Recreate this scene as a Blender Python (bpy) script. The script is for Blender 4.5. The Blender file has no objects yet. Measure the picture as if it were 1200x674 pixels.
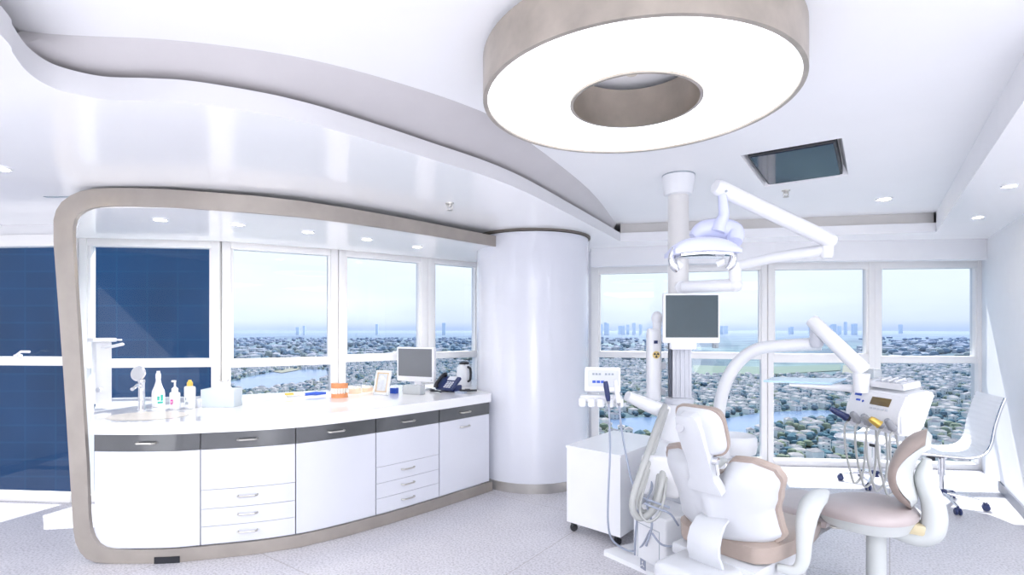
import bpy, bmesh, math, random
from mathutils import Vector, Matrix
random.seed(7)
PI = math.pi
C = bpy.context.scene.collection
CAMZ = 1.5; FP = 620.0; HZ = 385.0
V = Vector

def P(px, py, Y): return V(((px-600)/FP*Y, Y, CAMZ-(py-HZ)/FP*Y))
def G(px, py, z=0.0): return P(px, py, FP*(CAMZ-z)/(py-HZ))     # point of a picture pixel on the level z

# ------------------------------------------------------------------ materials
def mat(name, col, rough=.5, metal=0., emit=0., emitcol=None, alpha=1., noise=0., nscale=8., trans=0., coat=0., bump=0., spec=.5):
    m = bpy.data.materials.new(name); m.use_nodes = True
    nt = m.node_tree; b = nt.nodes['Principled BSDF']
    c = (*col, 1)
    b.inputs['Base Color'].default_value = c
    b.inputs['Roughness'].default_value = rough
    b.inputs['Metallic'].default_value = metal
    b.inputs['Specular IOR Level'].default_value = spec
    b.inputs['Coat Weight'].default_value = coat
    b.inputs['Transmission Weight'].default_value = trans
    b.inputs['Alpha'].default_value = alpha
    if emit:
        b.inputs['Emission Color'].default_value = (*(emitcol or col), 1)
        b.inputs['Emission Strength'].default_value = emit
    tc = nt.nodes.new('ShaderNodeTexCoord'); n = nt.nodes.new('ShaderNodeTexNoise')
    n.inputs['Scale'].default_value = nscale; n.inputs['Detail'].default_value = 4
    nt.links.new(tc.outputs['Object'], n.inputs['Vector'])
    mx = nt.nodes.new('ShaderNodeMixRGB'); mx.blend_type = 'MULTIPLY'; mx.inputs[0].default_value = 1
    mx.inputs[1].default_value = c
    r = nt.nodes.new('ShaderNodeValToRGB')
    k = 1-noise
    r.color_ramp.elements[0].color = (k, k, k, 1); r.color_ramp.elements[0].position = .3
    r.color_ramp.elements[1].position = .7
    nt.links.new(n.outputs['Fac'], r.inputs[0]); nt.links.new(r.outputs[0], mx.inputs[2])
    if noise: nt.links.new(mx.outputs[0], b.inputs['Base Color'])
    if bump:
        bp = nt.nodes.new('ShaderNodeBump'); bp.inputs['Strength'].default_value = bump; bp.inputs['Distance'].default_value = .01
        nt.links.new(n.outputs['Fac'], bp.inputs['Height']); nt.links.new(bp.outputs[0], b.inputs['Normal'])
    return m

M = {}
M['wall'] = mat('white wall paint', (.90,.90,.92), .6, noise=.02)
M['ceil'] = mat('white ceiling paint', (.92,.925,.94), .5, noise=.02, nscale=2)
M['soffit'] = mat('glossy white ceiling', (.94,.94,.95), .16, noise=.02, nscale=2)
M['gapbrown'] = mat('painted gap shade', (.16,.14,.12), .7, noise=.05)  # brown holds the shade of the gap above the column
M['cove'] = mat('painted cove shade', (.60,.58,.59), .6, noise=.03)  # cove shading put into the colour, greyer than the white ceiling
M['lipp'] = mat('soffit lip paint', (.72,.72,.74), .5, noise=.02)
M['warm'] = mat('warm painted cove shade', (.66,.64,.62), .6, noise=.03)  # beige warmth is shade painted onto the back cove face
M['frame'] = mat('white window aluminium', (.93,.92,.91), .35, noise=.02)
M['white'] = mat('white enamel', (.86,.87,.90), .28, noise=.02)
M['shell'] = mat('chair shell plastic', (.60,.615,.65), .3, noise=.03)
M['lightwhite'] = mat('lavender white enamel', (.66,.69,.90), .28, noise=.02)
M['gloss'] = mat('white gloss laminate', (.73,.745,.81), .14, noise=.02, nscale=3, coat=.3)
M['counter'] = mat('white polished counter', (.92,.92,.94), .1, noise=.02, coat=.3)
M['beigemetal'] = mat('brushed champagne metal', (.43,.39,.35), .42, .5, noise=.15, nscale=5)
M['ringmetal'] = mat('brushed ring metal', (.55,.49,.42), .36, .75, noise=.3, nscale=7)
M['plinth'] = mat('brushed steel plinth', (.50,.48,.46), .36, .65, noise=.15, nscale=6)
M['dark'] = mat('dark grey gloss front', (.115,.12,.125), .14, .2, noise=.1, coat=.4)
M['chrome'] = mat('chrome', (.75,.76,.79), .12, 1., noise=.03)
M['steel'] = mat('satin steel', (.62,.60,.56), .3, .9, noise=.05)
M['black'] = mat('black plastic', (.015,.016,.022), .4, noise=.1)
M['navy'] = mat('navy plastic', (.02,.035,.13), .35, noise=.1)
M['blue'] = mat('bright blue plastic', (.03,.10,.55), .35, noise=.05)
M['yellow'] = mat('yellow plastic', (.85,.60,.12), .4, noise=.05)
M['orange'] = mat('orange gum plastic', (.85,.34,.14), .4, noise=.12, nscale=40)
M['pale'] = mat('pale peach plaster', (.88,.66,.48), .5, noise=.08, nscale=40)
M['tooth'] = mat('ivory teeth', (.90,.85,.76), .3, noise=.04)
M['beige'] = mat('taupe upholstery', (.40,.325,.285), .36, noise=.06, nscale=20)
M['lilac'] = mat('pale taupe upholstery', (.47,.41,.41), .34, noise=.05, nscale=20)
M['rim'] = mat('taupe piping', (.40,.33,.30), .45, noise=.06, nscale=20)
M['palegrey'] = mat('pale grey armrest', (.56,.585,.585), .4, noise=.03)
M['greyhose'] = mat('grey rubber hose', (.50,.51,.50), .45, noise=.05)
M['bluehose'] = mat('blue grey thin hose', (.36,.40,.50), .45, noise=.05)
M['screen'] = mat('dark green screen', (.055,.085,.10), .12, noise=.15, nscale=3, coat=.3)
M['gscreen'] = mat('grey screen', (.17,.18,.20), .4, noise=.05, nscale=3)
M['tv'] = mat('glossy screen glass', (.035,.045,.08), .08, noise=.3, nscale=4, coat=.1)
M['lit'] = mat('lit diffuser', (.95,.97,1.), .4, emit=.95, emitcol=(.93,.96,1.))
M['lamp'] = mat('lit lamp lens', (1.,.97,.9), .4, emit=7., emitcol=(1.,.95,.86))
M['cream'] = mat('cream basin', (.86,.81,.73), .3, noise=.03)
M['paper'] = mat('white tissue paper', (.9,.9,.92), .8, noise=.04, nscale=30)
M['grnlab'] = mat('green print', (.05,.55,.42), .4, noise=.05)
M['pinklab'] = mat('pink print', (.80,.08,.42), .4, noise=.05)
M['greylab'] = mat('grey print', (.35,.40,.45), .4, noise=.05)
M['tissuebox'] = mat('pale blue card', (.70,.77,.81), .6, noise=.04)
M['goldframe'] = mat('gilt edged frame', (.78,.62,.42), .35, .4, noise=.1)
M['tray'] = mat('pale blue tray', (.52,.74,.92), .2, noise=.03)
M['lcd'] = mat('brown display', (.17,.12,.05), .15, noise=.1)
M['gold'] = mat('gold handpiece', (.72,.50,.12), .3, .6, noise=.05)
M['graytool'] = mat('grey handpiece', (.30,.31,.34), .35, noise=.08)
M['darkslot'] = mat('dark groove', (.05,.06,.09), .4, noise=.05)
M['yellowsign'] = mat('yellow warning label', (.80,.62,.25), .5, noise=.03)
M['ribgrey'] = mat('light grey housing', (.66,.68,.74), .35, noise=.04)
M['greysign'] = mat('grey logo plate', (.30,.33,.42), .3, noise=.05)
M['clear'] = mat('clear acrylic', (.9,.93,.95), .08, trans=.6, noise=.02)

def floor_mat():
    m = bpy.data.materials.new('speckled vinyl tile'); m.use_nodes = True; nt = m.node_tree; b = nt.nodes['Principled BSDF']
    tc = nt.nodes.new('ShaderNodeTexCoord'); mp = nt.nodes.new('ShaderNodeMapping'); mp.inputs['Rotation'].default_value = (0,0,.62)
    nt.links.new(tc.outputs['Object'], mp.inputs[0])
    n = nt.nodes.new('ShaderNodeTexNoise'); n.inputs['Scale'].default_value = 70; n.inputs['Detail'].default_value = 3
    n2 = nt.nodes.new('ShaderNodeTexNoise'); n2.inputs['Scale'].default_value = 3
    for q in (n, n2): nt.links.new(mp.outputs[0], q.inputs['Vector'])
    r = nt.nodes.new('ShaderNodeValToRGB')
    r.color_ramp.elements[0].position = .36; r.color_ramp.elements[0].color = (.46,.45,.48,1)
    r.color_ramp.elements[1].position = .56; r.color_ramp.elements[1].color = (.66,.645,.685,1)
    nt.links.new(n.outputs['Fac'], r.inputs[0])
    br = nt.nodes.new('ShaderNodeTexBrick'); br.inputs['Scale'].default_value = 1.; br.inputs['Brick Width'].default_value = 1.9
    br.inputs['Row Height'].default_value = 1.9; br.inputs['Mortar Size'].default_value = .0035; br.offset = 0
    br.inputs['Color1'].default_value = br.inputs['Color2'].default_value = (1,1,1,1); br.inputs['Mortar'].default_value = (.74,.71,.68,1)
    nt.links.new(mp.outputs[0], br.inputs['Vector'])
    mx = nt.nodes.new('ShaderNodeMixRGB'); mx.blend_type = 'MULTIPLY'; mx.inputs[0].default_value = 1
    nt.links.new(r.outputs[0], mx.inputs[1]); nt.links.new(br.outputs['Color'], mx.inputs[2])
    mx2 = nt.nodes.new('ShaderNodeMixRGB'); mx2.blend_type = 'SOFT_LIGHT'; mx2.inputs[0].default_value = .25
    nt.links.new(mx.outputs[0], mx2.inputs[1]); nt.links.new(n2.outputs['Fac'], mx2.inputs[2])
    nt.links.new(mx2.outputs[0], b.inputs['Base Color'])
    b.inputs['Roughness'].default_value = .32; b.inputs['Specular IOR Level'].default_value = .4
    return m
M['floor'] = floor_mat()

def glass_mat():
    m = bpy.data.materials.new('window glass'); m.use_nodes = True; nt = m.node_tree
    for n in list(nt.nodes): nt.nodes.remove(n)
    o = nt.nodes.new('ShaderNodeOutputMaterial'); t = nt.nodes.new('ShaderNodeBsdfTransparent'); g = nt.nodes.new('ShaderNodeBsdfGlossy')
    t.inputs[0].default_value = (.80,.83,.86,1); g.inputs['Roughness'].default_value = .01
    ge = nt.nodes.new('ShaderNodeNewGeometry'); dt = nt.nodes.new('ShaderNodeVectorMath'); dt.operation = 'DOT_PRODUCT'
    nt.links.new(ge.outputs['Normal'], dt.inputs[0]); nt.links.new(ge.outputs['Incoming'], dt.inputs[1])
    def mth(op, a, b=None, v=None):
        q = nt.nodes.new('ShaderNodeMath'); q.operation = op; nt.links.new(a, q.inputs[0])
        if b is not None: nt.links.new(b, q.inputs[1])
        elif v is not None: q.inputs[1].default_value = v
        return q.outputs[0]
    c_ = mth('ABSOLUTE', dt.outputs['Value']); q = nt.nodes.new('ShaderNodeMath'); q.operation = 'SUBTRACT'; q.inputs[0].default_value = 1; nt.links.new(c_, q.inputs[1])
    f5 = mth('POWER', q.outputs[0], v=5.); f5 = mth('MULTIPLY', f5, v=.955); f5 = mth('ADD', f5, v=.045)
    mx = nt.nodes.new('ShaderNodeMixShader')
    nt.links.new(f5, mx.inputs[0]); nt.links.new(t.outputs[0], mx.inputs[1]); nt.links.new(g.outputs[0], mx.inputs[2])
    nt.links.new(mx.outputs[0], o.inputs[0]); return m
M['glass'] = glass_mat()

# ------------------------------------------------------------------ mesh builder
def smooth_path(pts, n=6):
    pts = [V(p) for p in pts]
    if len(pts) < 3: return pts
    q = [pts[0]*2-pts[1]] + pts + [pts[-1]*2-pts[-2]]
    out = []
    for i in range(1, len(q)-2):
        for k in range(n):
            t = k/n
            a, b, c, d = q[i-1], q[i], q[i+1], q[i+2]
            out.append(.5*((2*b)+(c-a)*t+(2*a-5*b+4*c-d)*t*t+(3*b-a-3*c+d)*t**3))
    out.append(pts[-1]); return out

class MB:
    def __init__(s): s.bm = bmesh.new(); s.mats = []; s.mi = 0
    def use(s, m):
        if m not in s.mats: s.mats.append(m)
        s.mi = s.mats.index(m); return s
    def face(s, vs):
        try:
            f = s.bm.faces.new(vs); f.material_index = s.mi; return f
        except ValueError: return None
    def box(s, c, size, rz=0., bev=0., rot=None, seg=2):
        R = rot if rot is not None else Matrix.Rotation(rz, 3, 'Z')
        c = V(c); hx, hy, hz = [k/2 for k in size]
        vs = [s.bm.verts.new(c+R@V((x*hx, y*hy, z*hz))) for x in (-1,1) for y in (-1,1) for z in (-1,1)]
        fs = [s.face([vs[i] for i in q]) for q in ((0,1,3,2),(4,6,7,5),(0,4,5,1),(2,3,7,6),(0,2,6,4),(1,5,7,3))]
        if bev:
            es = list({e for f in fs for e in f.edges})
            r = bmesh.ops.bevel(s.bm, geom=es, offset=min(bev, min(hx,hy,hz)*.95), segments=seg, affect='EDGES', profile=.6)
            for f in r['faces']: f.material_index = s.mi
        return s
    def tube(s, pts, r, n=10, smooth=0, cap=True, flat=1.):
        pts = smooth_path(pts, smooth) if smooth else [V(p) for p in pts]
        m = len(pts)
        if isinstance(r, (list, tuple)):
            rr = [r[min(int(i/(m-1)*(len(r)-1)), len(r)-2)]*(1-((i/(m-1)*(len(r)-1))-min(int(i/(m-1)*(len(r)-1)), len(r)-2))) +
                  r[min(int(i/(m-1)*(len(r)-1)), len(r)-2)+1]*((i/(m-1)*(len(r)-1))-min(int(i/(m-1)*(len(r)-1)), len(r)-2)) for i in range(m)]
        else: rr = [r]*m
        rings = []; up = None
        for i, p in enumerate(pts):
            t = (pts[min(i+1, m-1)]-pts[max(i-1, 0)]).normalized()
            if up is None:
                up = V((0,0,1)) if abs(t.z) < .9 else V((1,0,0))
            a = t.cross(up)
            if a.length < 1e-6: a = t.orthogonal()
            a.normalize(); b = a.cross(t).normalized(); up = b
            rings.append([s.bm.verts.new(p+rr[i]*(math.cos(k/n*2*PI)*a*flat+math.sin(k/n*2*PI)*b)) for k in range(n)])
        for A, B in zip(rings, rings[1:]):
            for k in range(n): s.face([A[k], A[(k+1)%n], B[(k+1)%n], B[k]])
        if cap: s.face(rings[0][::-1]); s.face(rings[-1])
        return s
    def lathe(s, prof, c=(0,0,0), n=24, R=None, sx=1., sy=1.):
        R = R or Matrix.Identity(3); c = V(c); rings = []
        for r, z in prof:
            if r < 1e-5: rings.append([s.bm.verts.new(c+R@V((0,0,z)))])
            else: rings.append([s.bm.verts.new(c+R@V((r*sx*math.cos(k/n*2*PI), r*sy*math.sin(k/n*2*PI), z))) for k in range(n)])
        for A, B in zip(rings, rings[1:]):
            for k in range(n):
                k2 = (k+1) % n
                if len(A) == 1 and len(B) == 1: continue
                if len(A) == 1: s.face([A[0], B[k2], B[k]][::-1])
                elif len(B) == 1: s.face([A[k], A[k2], B[0]])
                else: s.face([A[k], A[k2], B[k2], B[k]])
        if len(rings[0]) > 1: s.face(rings[0][::-1])
        if len(rings[-1]) > 1: s.face(rings[-1])
        return s
    def prism(s, poly, h):       # poly: bottom loop of 3-D points, h: vector or height
        h = V((0,0,h)) if not isinstance(h, Vector) else h
        a = [s.bm.verts.new(V(p)) for p in poly]; b = [s.bm.verts.new(V(p)+h) for p in poly]
        n = len(a); s.face(a[::-1]); s.face(b)
        for i in range(n): s.face([a[i], a[(i+1)%n], b[(i+1)%n], b[i]])
        return s
    def grid(s, pts):            # pts[i][j]
        g = [[s.bm.verts.new(V(p)) for p in row] for row in pts]
        for i in range(len(g)-1):
            for j in range(len(g[0])-1): s.face([g[i][j], g[i+1][j], g[i+1][j+1], g[i][j+1]])
        return g
    def slab(s, front, back):    # closed skin between two point grids of one size
        a = s.grid(front); b = s.grid(back)
        n, m = len(a), len(a[0])
        loop = [(i,0) for i in range(n)] + [(n-1,j) for j in range(1,m)] + [(i,m-1) for i in range(n-2,-1,-1)] + [(0,j) for j in range(m-2,0,-1)]
        for k in range(len(loop)):
            p, q = loop[k], loop[(k+1)%len(loop)]
            s.face([a[p[0]][p[1]], a[q[0]][q[1]], b[q[0]][q[1]], b[p[0]][p[1]]])
        return s
    def ell(s, c, r, n=14, R=None):
        prof = [(math.sin(t/n*PI), -math.cos(t/n*PI)) for t in range(n+1)]
        R = (R or Matrix.Identity(3)) @ Matrix.Diagonal(V(r))
        return s.lathe([(max(a,0) if 0 < i < n else 0, b) for i, (a, b) in enumerate(prof)], c, 20, R)
    def build(s, name, m=None, parent=None, smooth=True, local=False, origin=None, sub=0, angle=38):
        bm = s.bm
        if parent is not None and not local:
            r = parent
            while r.parent: r = r.parent
            bmesh.ops.transform(bm, matrix=r.matrix_basis.inverted(), verts=bm.verts)
        if origin is not None: bmesh.ops.translate(bm, vec=-V(origin), verts=bm.verts)
        bmesh.ops.recalc_face_normals(bm, faces=bm.faces)
        me = bpy.data.meshes.new(name); bm.to_mesh(me); bm.free()
        for k in (s.mats or [m]): me.materials.append(M[k] if isinstance(k, str) else k)
        if smooth:
            me.polygons.foreach_set('use_smooth', [True]*len(me.polygons))
            me.set_sharp_from_angle(angle=math.radians(angle))
        o = bpy.data.objects.new(name, me); C.objects.link(o)
        if parent is not None: o.parent = parent
        if origin is not None: o.location = V(origin)
        if sub:
            d = o.modifiers.new('sub', 'SUBSURF'); d.levels = sub; d.render_levels = sub
        return o

def tag(o, label, cat, group=None):
    o['label'] = label; o['category'] = cat
    if group: o['group'] = group
    return o
def thing(name, label, cat, loc=(0,0,0), rz=0., group=None):
    o = bpy.data.objects.new(name, None); C.objects.link(o); o.empty_display_size = .1
    o.location = loc; o.rotation_euler = (0,0,rz)
    o.matrix_basis = Matrix.Translation(V(loc)) @ Matrix.Rotation(rz, 4, 'Z')
    return tag(o, label, cat, group)
def struct(o): o['kind'] = 'structure'; return o
def copy_tree(o, loc, rz, label):
    r = o.copy(); C.objects.link(r); r.location = loc; r.rotation_euler = (0,0,rz); r['label'] = label
    for ch in list(o.children):
        c = ch.copy(); C.objects.link(c); c.parent = r
        for g in list(ch.children):
            d = g.copy(); C.objects.link(d); d.parent = c
    return r

def fill_poly(outer, holes, z):           # flat face with holes, as a list of triangles in a bmesh
    cu = bpy.data.curves.new('tmp', 'CURVE'); cu.dimensions = '2D'; cu.fill_mode = 'BOTH'
    for loop in [outer]+holes:
        sp = cu.splines.new('POLY'); sp.points.add(len(loop)-1); sp.use_cyclic_u = True
        for q, p in zip(sp.points, loop): q.co = (p[0], p[1], 0, 1)
    ob = bpy.data.objects.new('tmp', cu); C.objects.link(ob)
    dg = bpy.context.evaluated_depsgraph_get()
    me = bpy.data.meshes.new_from_object(ob.evaluated_get(dg))
    res = ([V((v.co.x, v.co.y, z)) for v in me.vertices], [list(p.vertices) for p in me.polygons])
    bpy.data.objects.remove(ob); bpy.data.meshes.remove(me); bpy.data.curves.remove(cu)
    return res
def add_fill(mb, outer, holes, z):
    vs, fs = fill_poly(outer, holes, z)
    bv = [mb.bm.verts.new(v) for v in vs]
    for f in fs: mb.face([bv[i] for i in f])

# ------------------------------------------------------------------ plan of the room
ZC, ZS, ZL = 2.60, 2.41, 2.50              # ceiling, lowered soffit, top of its lip
def pl(px, Y): return V(((px-600)/FP*Y, Y, 0))
WL = [pl(-75,4.72), pl(97,4.60), pl(260,4.76), pl(395,5.26), pl(499,5.86), pl(562,6.32)]   # window line, left facade
WR = [pl(693,6.32), pl(898,5.86), pl(1022,5.76), pl(1149,5.66)]                            # right facade
WALLR = [WR[-1], V((4.09,4.23,0)), V((3.86,3.9,0)), V((3.86,-3,0))]

room = [WL[0], *WL[1:], V((-.1,6.5,0)), V((.6,6.5,0)), *WR, *WALLR[1:], V((-5.5,-3,0)), V((-5.75,4.72,0))]
mb = MB().use('floor'); add_fill(mb, [(p.x, p.y) for p in room], [], 0.); struct(mb.build('floor', smooth=False))

def wall(name, pts, z0, z1, m='wall', t=.06, side=1):
    mb = MB()
    for a, b in zip(pts, pts[1:]):
        d = (b-a).normalized(); n = V((-d.y, d.x, 0))*t*side
        mb.prism([a+V((0,0,z0)), b+V((0,0,z0)), b+n+V((0,0,z0)), a+n+V((0,0,z0))], z1-z0)
    return struct(mb.build(name, m, smooth=False))
wall('wall_right', WALLR, 0, ZC)
wall('wall_back', [V((3.86,-3,0)), V((-5.5,-3,0))], 0, ZC)
wall('wall_left', [V((-5.5,-3,0)), V((-5.75,4.72,0)), WL[0]], 0, ZC)
wall('wall_front', WL, 2.30, ZC)
wall('wall_corner', [WL[-1], V((-.1,6.5,0)), V((.6,6.5,0)), WR[0]], 0, ZC)
wall('wall_far', WR, 2.20, ZC)
bb = []
for a in WALLR[:3]: bb.append(a)
mb = MB()
for a, b in zip(bb, bb[1:]):
    d = (b-a).normalized(); n = V((d.y, -d.x, 0))*.015
    a2 = a + d*(.9 if a is bb[0] else 0)
    mb.prism([a2, b, b+n, a2+n], .085)
struct(mb.build('baseboard_right', mat('dark grey skirting', (.16,.17,.21), .4, noise=.05), smooth=False))

# ceiling, soffit and cove
Lpx = [(0,40),(15,62),(30,82),(50,97),(75,107),(120,116),(175,118),(225,121),(300,132),(350,142),(400,155),(500,185),(600,218),(680,258),(727,283)]
Lc = [V((-1.25,-3,0)), V((-1.27,.2,0)), V((-1.38,1.1,0))] + [G(a, b, ZS) for a, b in Lpx]
Lc = [V((p.x, p.y, 0)) for p in Lc]; Lc = smooth_path(Lc, 5)
Rc = [G(1097,272,ZS), G(1200,118,ZS), V((1.88,1.85,ZS)), V((1.8,-3,ZS))]
Rc = [V((p.x, p.y, 0)) for p in Rc]
Bc = [Lc[-1], Rc[0]]
opening = Lc + Rc
outer = [(p.x, p.y) for p in room]
mb = MB().use('soffit'); add_fill(mb, outer, [[(p.x, p.y) for p in opening]], ZS)
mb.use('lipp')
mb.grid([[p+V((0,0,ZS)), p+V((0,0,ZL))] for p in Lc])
mb.use('wall')
mb.grid([[p+V((0,0,ZS)), p+V((0,0,ZL))] for p in Bc])
mb.grid([[p+V((0,0,ZS)), p+V((0,0,ZC+.01))] for p in Rc])
# shelf on top of the lip
def offs(pts, k):
    out = []
    for i, p in enumerate(pts):
        d = (pts[min(i+1,len(pts)-1)]-pts[max(i-1,0)]).normalized(); out.append(p+V((-d.y, d.x, 0))*k)
    return out
Lo = offs(Lc, .10)
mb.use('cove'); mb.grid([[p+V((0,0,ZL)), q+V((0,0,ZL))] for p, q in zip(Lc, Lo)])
struct(mb.build('trim_1', angle=30))
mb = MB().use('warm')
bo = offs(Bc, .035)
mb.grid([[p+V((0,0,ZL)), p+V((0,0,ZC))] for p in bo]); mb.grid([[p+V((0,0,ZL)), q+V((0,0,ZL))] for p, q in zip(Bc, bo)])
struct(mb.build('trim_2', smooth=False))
Upx = [(25,36),(50,39),(75,41),(125,43),(175,45),(250,52),(350,67),(450,92),(550,125),(600,152),(690,222),(722,262)]
Uc = smooth_path([G(a, b, ZC) for a, b in Upx], 5)
L2 = Lo[len(smooth_path([V((0,0,0))]*6,5))-1:]
def resample(pts, n):
    d = [0.]
    for a, b in zip(pts, pts[1:]): d.append(d[-1]+(b-a).length)
    out = []
    for k in range(n):
        t = d[-1]*k/(n-1); i = 0
        while i < len(d)-2 and d[i+1] < t: i += 1
        out.append(pts[i].lerp(pts[i+1], (t-d[i])/max(d[i+1]-d[i], 1e-9)))
    return out
A = resample(Uc, 60); B = resample(L2, 60)
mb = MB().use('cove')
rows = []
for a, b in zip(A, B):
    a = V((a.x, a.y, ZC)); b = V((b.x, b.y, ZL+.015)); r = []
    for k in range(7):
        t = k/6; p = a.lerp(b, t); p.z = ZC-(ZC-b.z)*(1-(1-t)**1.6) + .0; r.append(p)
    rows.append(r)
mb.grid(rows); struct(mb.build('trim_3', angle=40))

tvc = [(872,187),(968,167),(1003,203),(899,215)]
tvq = [G(a, b, ZC) for a, b in tvc]
tc_ = sum(tvq, V())/4
tu = ((tvq[1]-tvq[0])+(tvq[2]-tvq[3])).normalized(); tv_ = V((-tu.y, tu.x, 0))
hole = [tc_+tu*a*.275+tv_*b*.45 for a, b in ((-1,-1),(1,-1),(1,1),(-1,1))]
mb = MB().use('ceil'); add_fill(mb, outer, [[(p.x, p.y) for p in hole]], ZC)
hh = [V((p.x, p.y, ZC)) for p in hole]; ht = [tc_+(p-tc_)*.9+V((0,0,.07)) for p in hh]
mb.use('wall'); mb.grid([[a, b] for a, b in zip(hh+[hh[0]], ht+[ht[0]])]); mb.face([mb.bm.verts.new(p) for p in ht])
struct(mb.build('ceiling', smooth=False))
ang = math.atan2(tu.y, tu.x)
t = thing('ceiling_television', 'dark flat television set into a white recess in the ceiling', 'television', (tc_.x, tc_.y, ZC-.005))
mb = MB(); mb.box((tc_.x, tc_.y, ZC+.03), (.485,.80,.06), ang, .008); mb.build('bezel', 'black', t)
mb = MB(); mb.box((tc_.x, tc_.y, ZC-.002), (.455,.765,.006), ang); mb.build('screen', 'tv', t)

# ------------------------------------------------------------------ windows
wn = 0
def window(a, b, z1, ztr, wa=.06, wb=.06, sill=.06, tr=.075, handle=None, mid=True):
    global wn; wn += 1
    d = (b-a); L = d.length; d.normalize(); rz = math.atan2(d.y, d.x); n = V((-d.y, d.x, 0))
    def bx(mb, s0, s1, z0, z_1, dep, off=0., bev=.006):
        c = a+d*((s0+s1)/2)+n*off; mb.box((c.x, c.y, (z0+z_1)/2), (s1-s0, dep, z_1-z0), rz, bev)
    mb = MB()
    bx(mb, 0, wa, 0, z1+.1, .11); bx(mb, L-wb, L, 0, z1+.1, .11)
    bx(mb, wa, L-wb, z1, z1+.1, .10); bx(mb, wa, L-wb, 0, sill, .12); bx(mb, wa, L-wb, ztr-tr/2, ztr+tr/2, .10)
    o = struct(mb.build('window_%d' % wn, 'frame'))
    # slim inner sash frame around the upper light
    mb = MB()
    for s0, s1, z0, z_1 in ((wa, wa+.022, ztr+tr/2, z1), (L-wb-.022, L-wb, ztr+tr/2, z1)): bx(mb, s0, s1, z0, z_1, .075)
    mb.build('sash', 'frame', o)
    for z0, z_1 in ((sill, ztr-tr/2), (ztr+tr/2, z1)):
        mb = MB(); c0 = a+d*wa; c1 = b-d*wb
        mb.face([mb.bm.verts.new(p) for p in (c0+V((0,0,z0)), c1+V((0,0,z0)), c1+V((0,0,z_1)), c0+V((0,0,z_1)))])
        mb.build('glass_pane', 'glass', o, smooth=False)
    if handle is not None:
        c = a+d*(L*handle)-n*.07; mb = MB()
        mb.box((c.x, c.y, ztr+.045), (.05,.04,.03), rz, .006)
        e = c-n*.02; mb.tube([e+V((0,0,ztr+.05)), e+d*.05+V((0,0,ztr+.085)), e+d*.13+V((0,0,ztr+.085))], .011, 8)
        mb.build('window_handle', 'white', o)
    return o
window(WL[0], WL[1], 2.215, 1.215, .06, .06, handle=.62)
window(WL[1], WL[2], 2.215, 1.195, .06, .07)
window(WL[2], WL[3], 2.215, 1.185, .07, .07)
window(WL[3], WL[4], 2.215, 1.20, .07, .08, handle=.6)
window(WL[4], WL[5], 2.22, 1.20, .08, .07)
window(WR[0], WR[1], 2.145, 1.195, .09, .06)
window(WR[1], WR[2], 2.145, 1.175, .06, .06, tr=.1)
window(WR[2], WR[3], 2.145, 1.165, .06, .06)
# blind box above the right facade
mb = MB()
pb = [p+V((-.05,-.30,0)) for p in WR]
for a, b in zip(pb, pb[1:]):
    d = (b-a).normalized(); n = V((-d.y, d.x, 0))*.12
    mb.prism([a+V((0,0,2.205)), b+V((0,0,2.205)), b+n+V((0,0,2.205)), a+n+V((0,0,2.205))], .21)
struct(mb.build('trim_4', 'wall', smooth=False))

# round column with steel foot
cc = V((.207,5.36,0)); cr = .56
mb = MB(); mb.lathe([(cr,0),(cr,2.385)], cc, 72); mb.use('wall'); 
o = struct(mb.build('column', smooth=True)); 
o.data.materials.clear(); o.data.materials.append(M['gloss'])
mb = MB(); mb.lathe([(cr+.012,0),(cr+.012,.085),(cr+.001,.085)], cc, 72); mb.build('column_base', 'plinth', o)
mb = MB(); mb.lathe([(cr+.022,2.392),(cr+.022,2.409)], cc, 72); mb.build('gap_shade_ring', 'gapbrown', o)  # brown ring painting the dark of the gap at the column top

# ------------------------------------------------------------------ cabinet run under the window
FK = [(60,3.47),(90,3.435),(130,3.415),(180,3.415),(220,3.44),(346,3.647),(438,4.01),(513,4.45),(573,4.92),(600,5.16)]
def fY(x):
    for i in range(len(FK)-1):
        if FK[i][0] <= x <= FK[i+1][0]: break
    x0, y0 = FK[i]; x1, y1 = FK[i+1]
    def sl(k):
        k0, k1 = max(k-1,0), min(k+1,len(FK)-1); return (FK[k1][1]-FK[k0][1])/(FK[k1][0]-FK[k0][0])
    h = x1-x0; t = (x-x0)/h; m0, m1 = sl(i)*h, sl(i+1)*h
    return (2*t**3-3*t*t+1)*y0+(t**3-2*t*t+t)*m0+(-2*t**3+3*t*t)*y1+(t**3-t*t)*m1
def fr(x, off=0., z=0.):
    p = pl(x, fY(x))
    if off:
        d = (pl(x+2, fY(x+2))-pl(x-2, fY(x-2))).normalized(); p = p+V((d.y, -d.x, 0))*off
    p.z = z; return p
def curved(mb, x0, x1, z0, z1, off, th, n=None):
    n = n or max(3, int((x1-x0)/8))
    xs = [x0+(x1-x0)*k/n for k in range(n+1)]
    mb.slab([[fr(x, off, z0), fr(x, off, z1)] for x in xs], [[fr(x, off-th, z0), fr(x, off-th, z1)] for x in xs]); return mb
WLin = []
for i, p in enumerate(WL[1:]):
    WLin.append(p)
def wback(t, k=.09):                       # point along the window line, a little inside
    pts = WLin; d = [0.]
    for a, b in zip(pts, pts[1:]): d.append(d[-1]+(b-a).length)
    s = d[-1]*t; i = 0
    while i < len(d)-2 and d[i+1] < s: i += 1
    a, b = pts[i], pts[i+1]; dd = (b-a).normalized()
    return a.lerp(b, (s-d[i])/(d[i+1]-d[i]))+V((dd.y, -dd.x, 0))*k
run = thing('cabinet_surround', 'champagne metal framed surround arching over the white cabinets and window counter', 'cabinet surround', fr(330))
NT = 40
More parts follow.
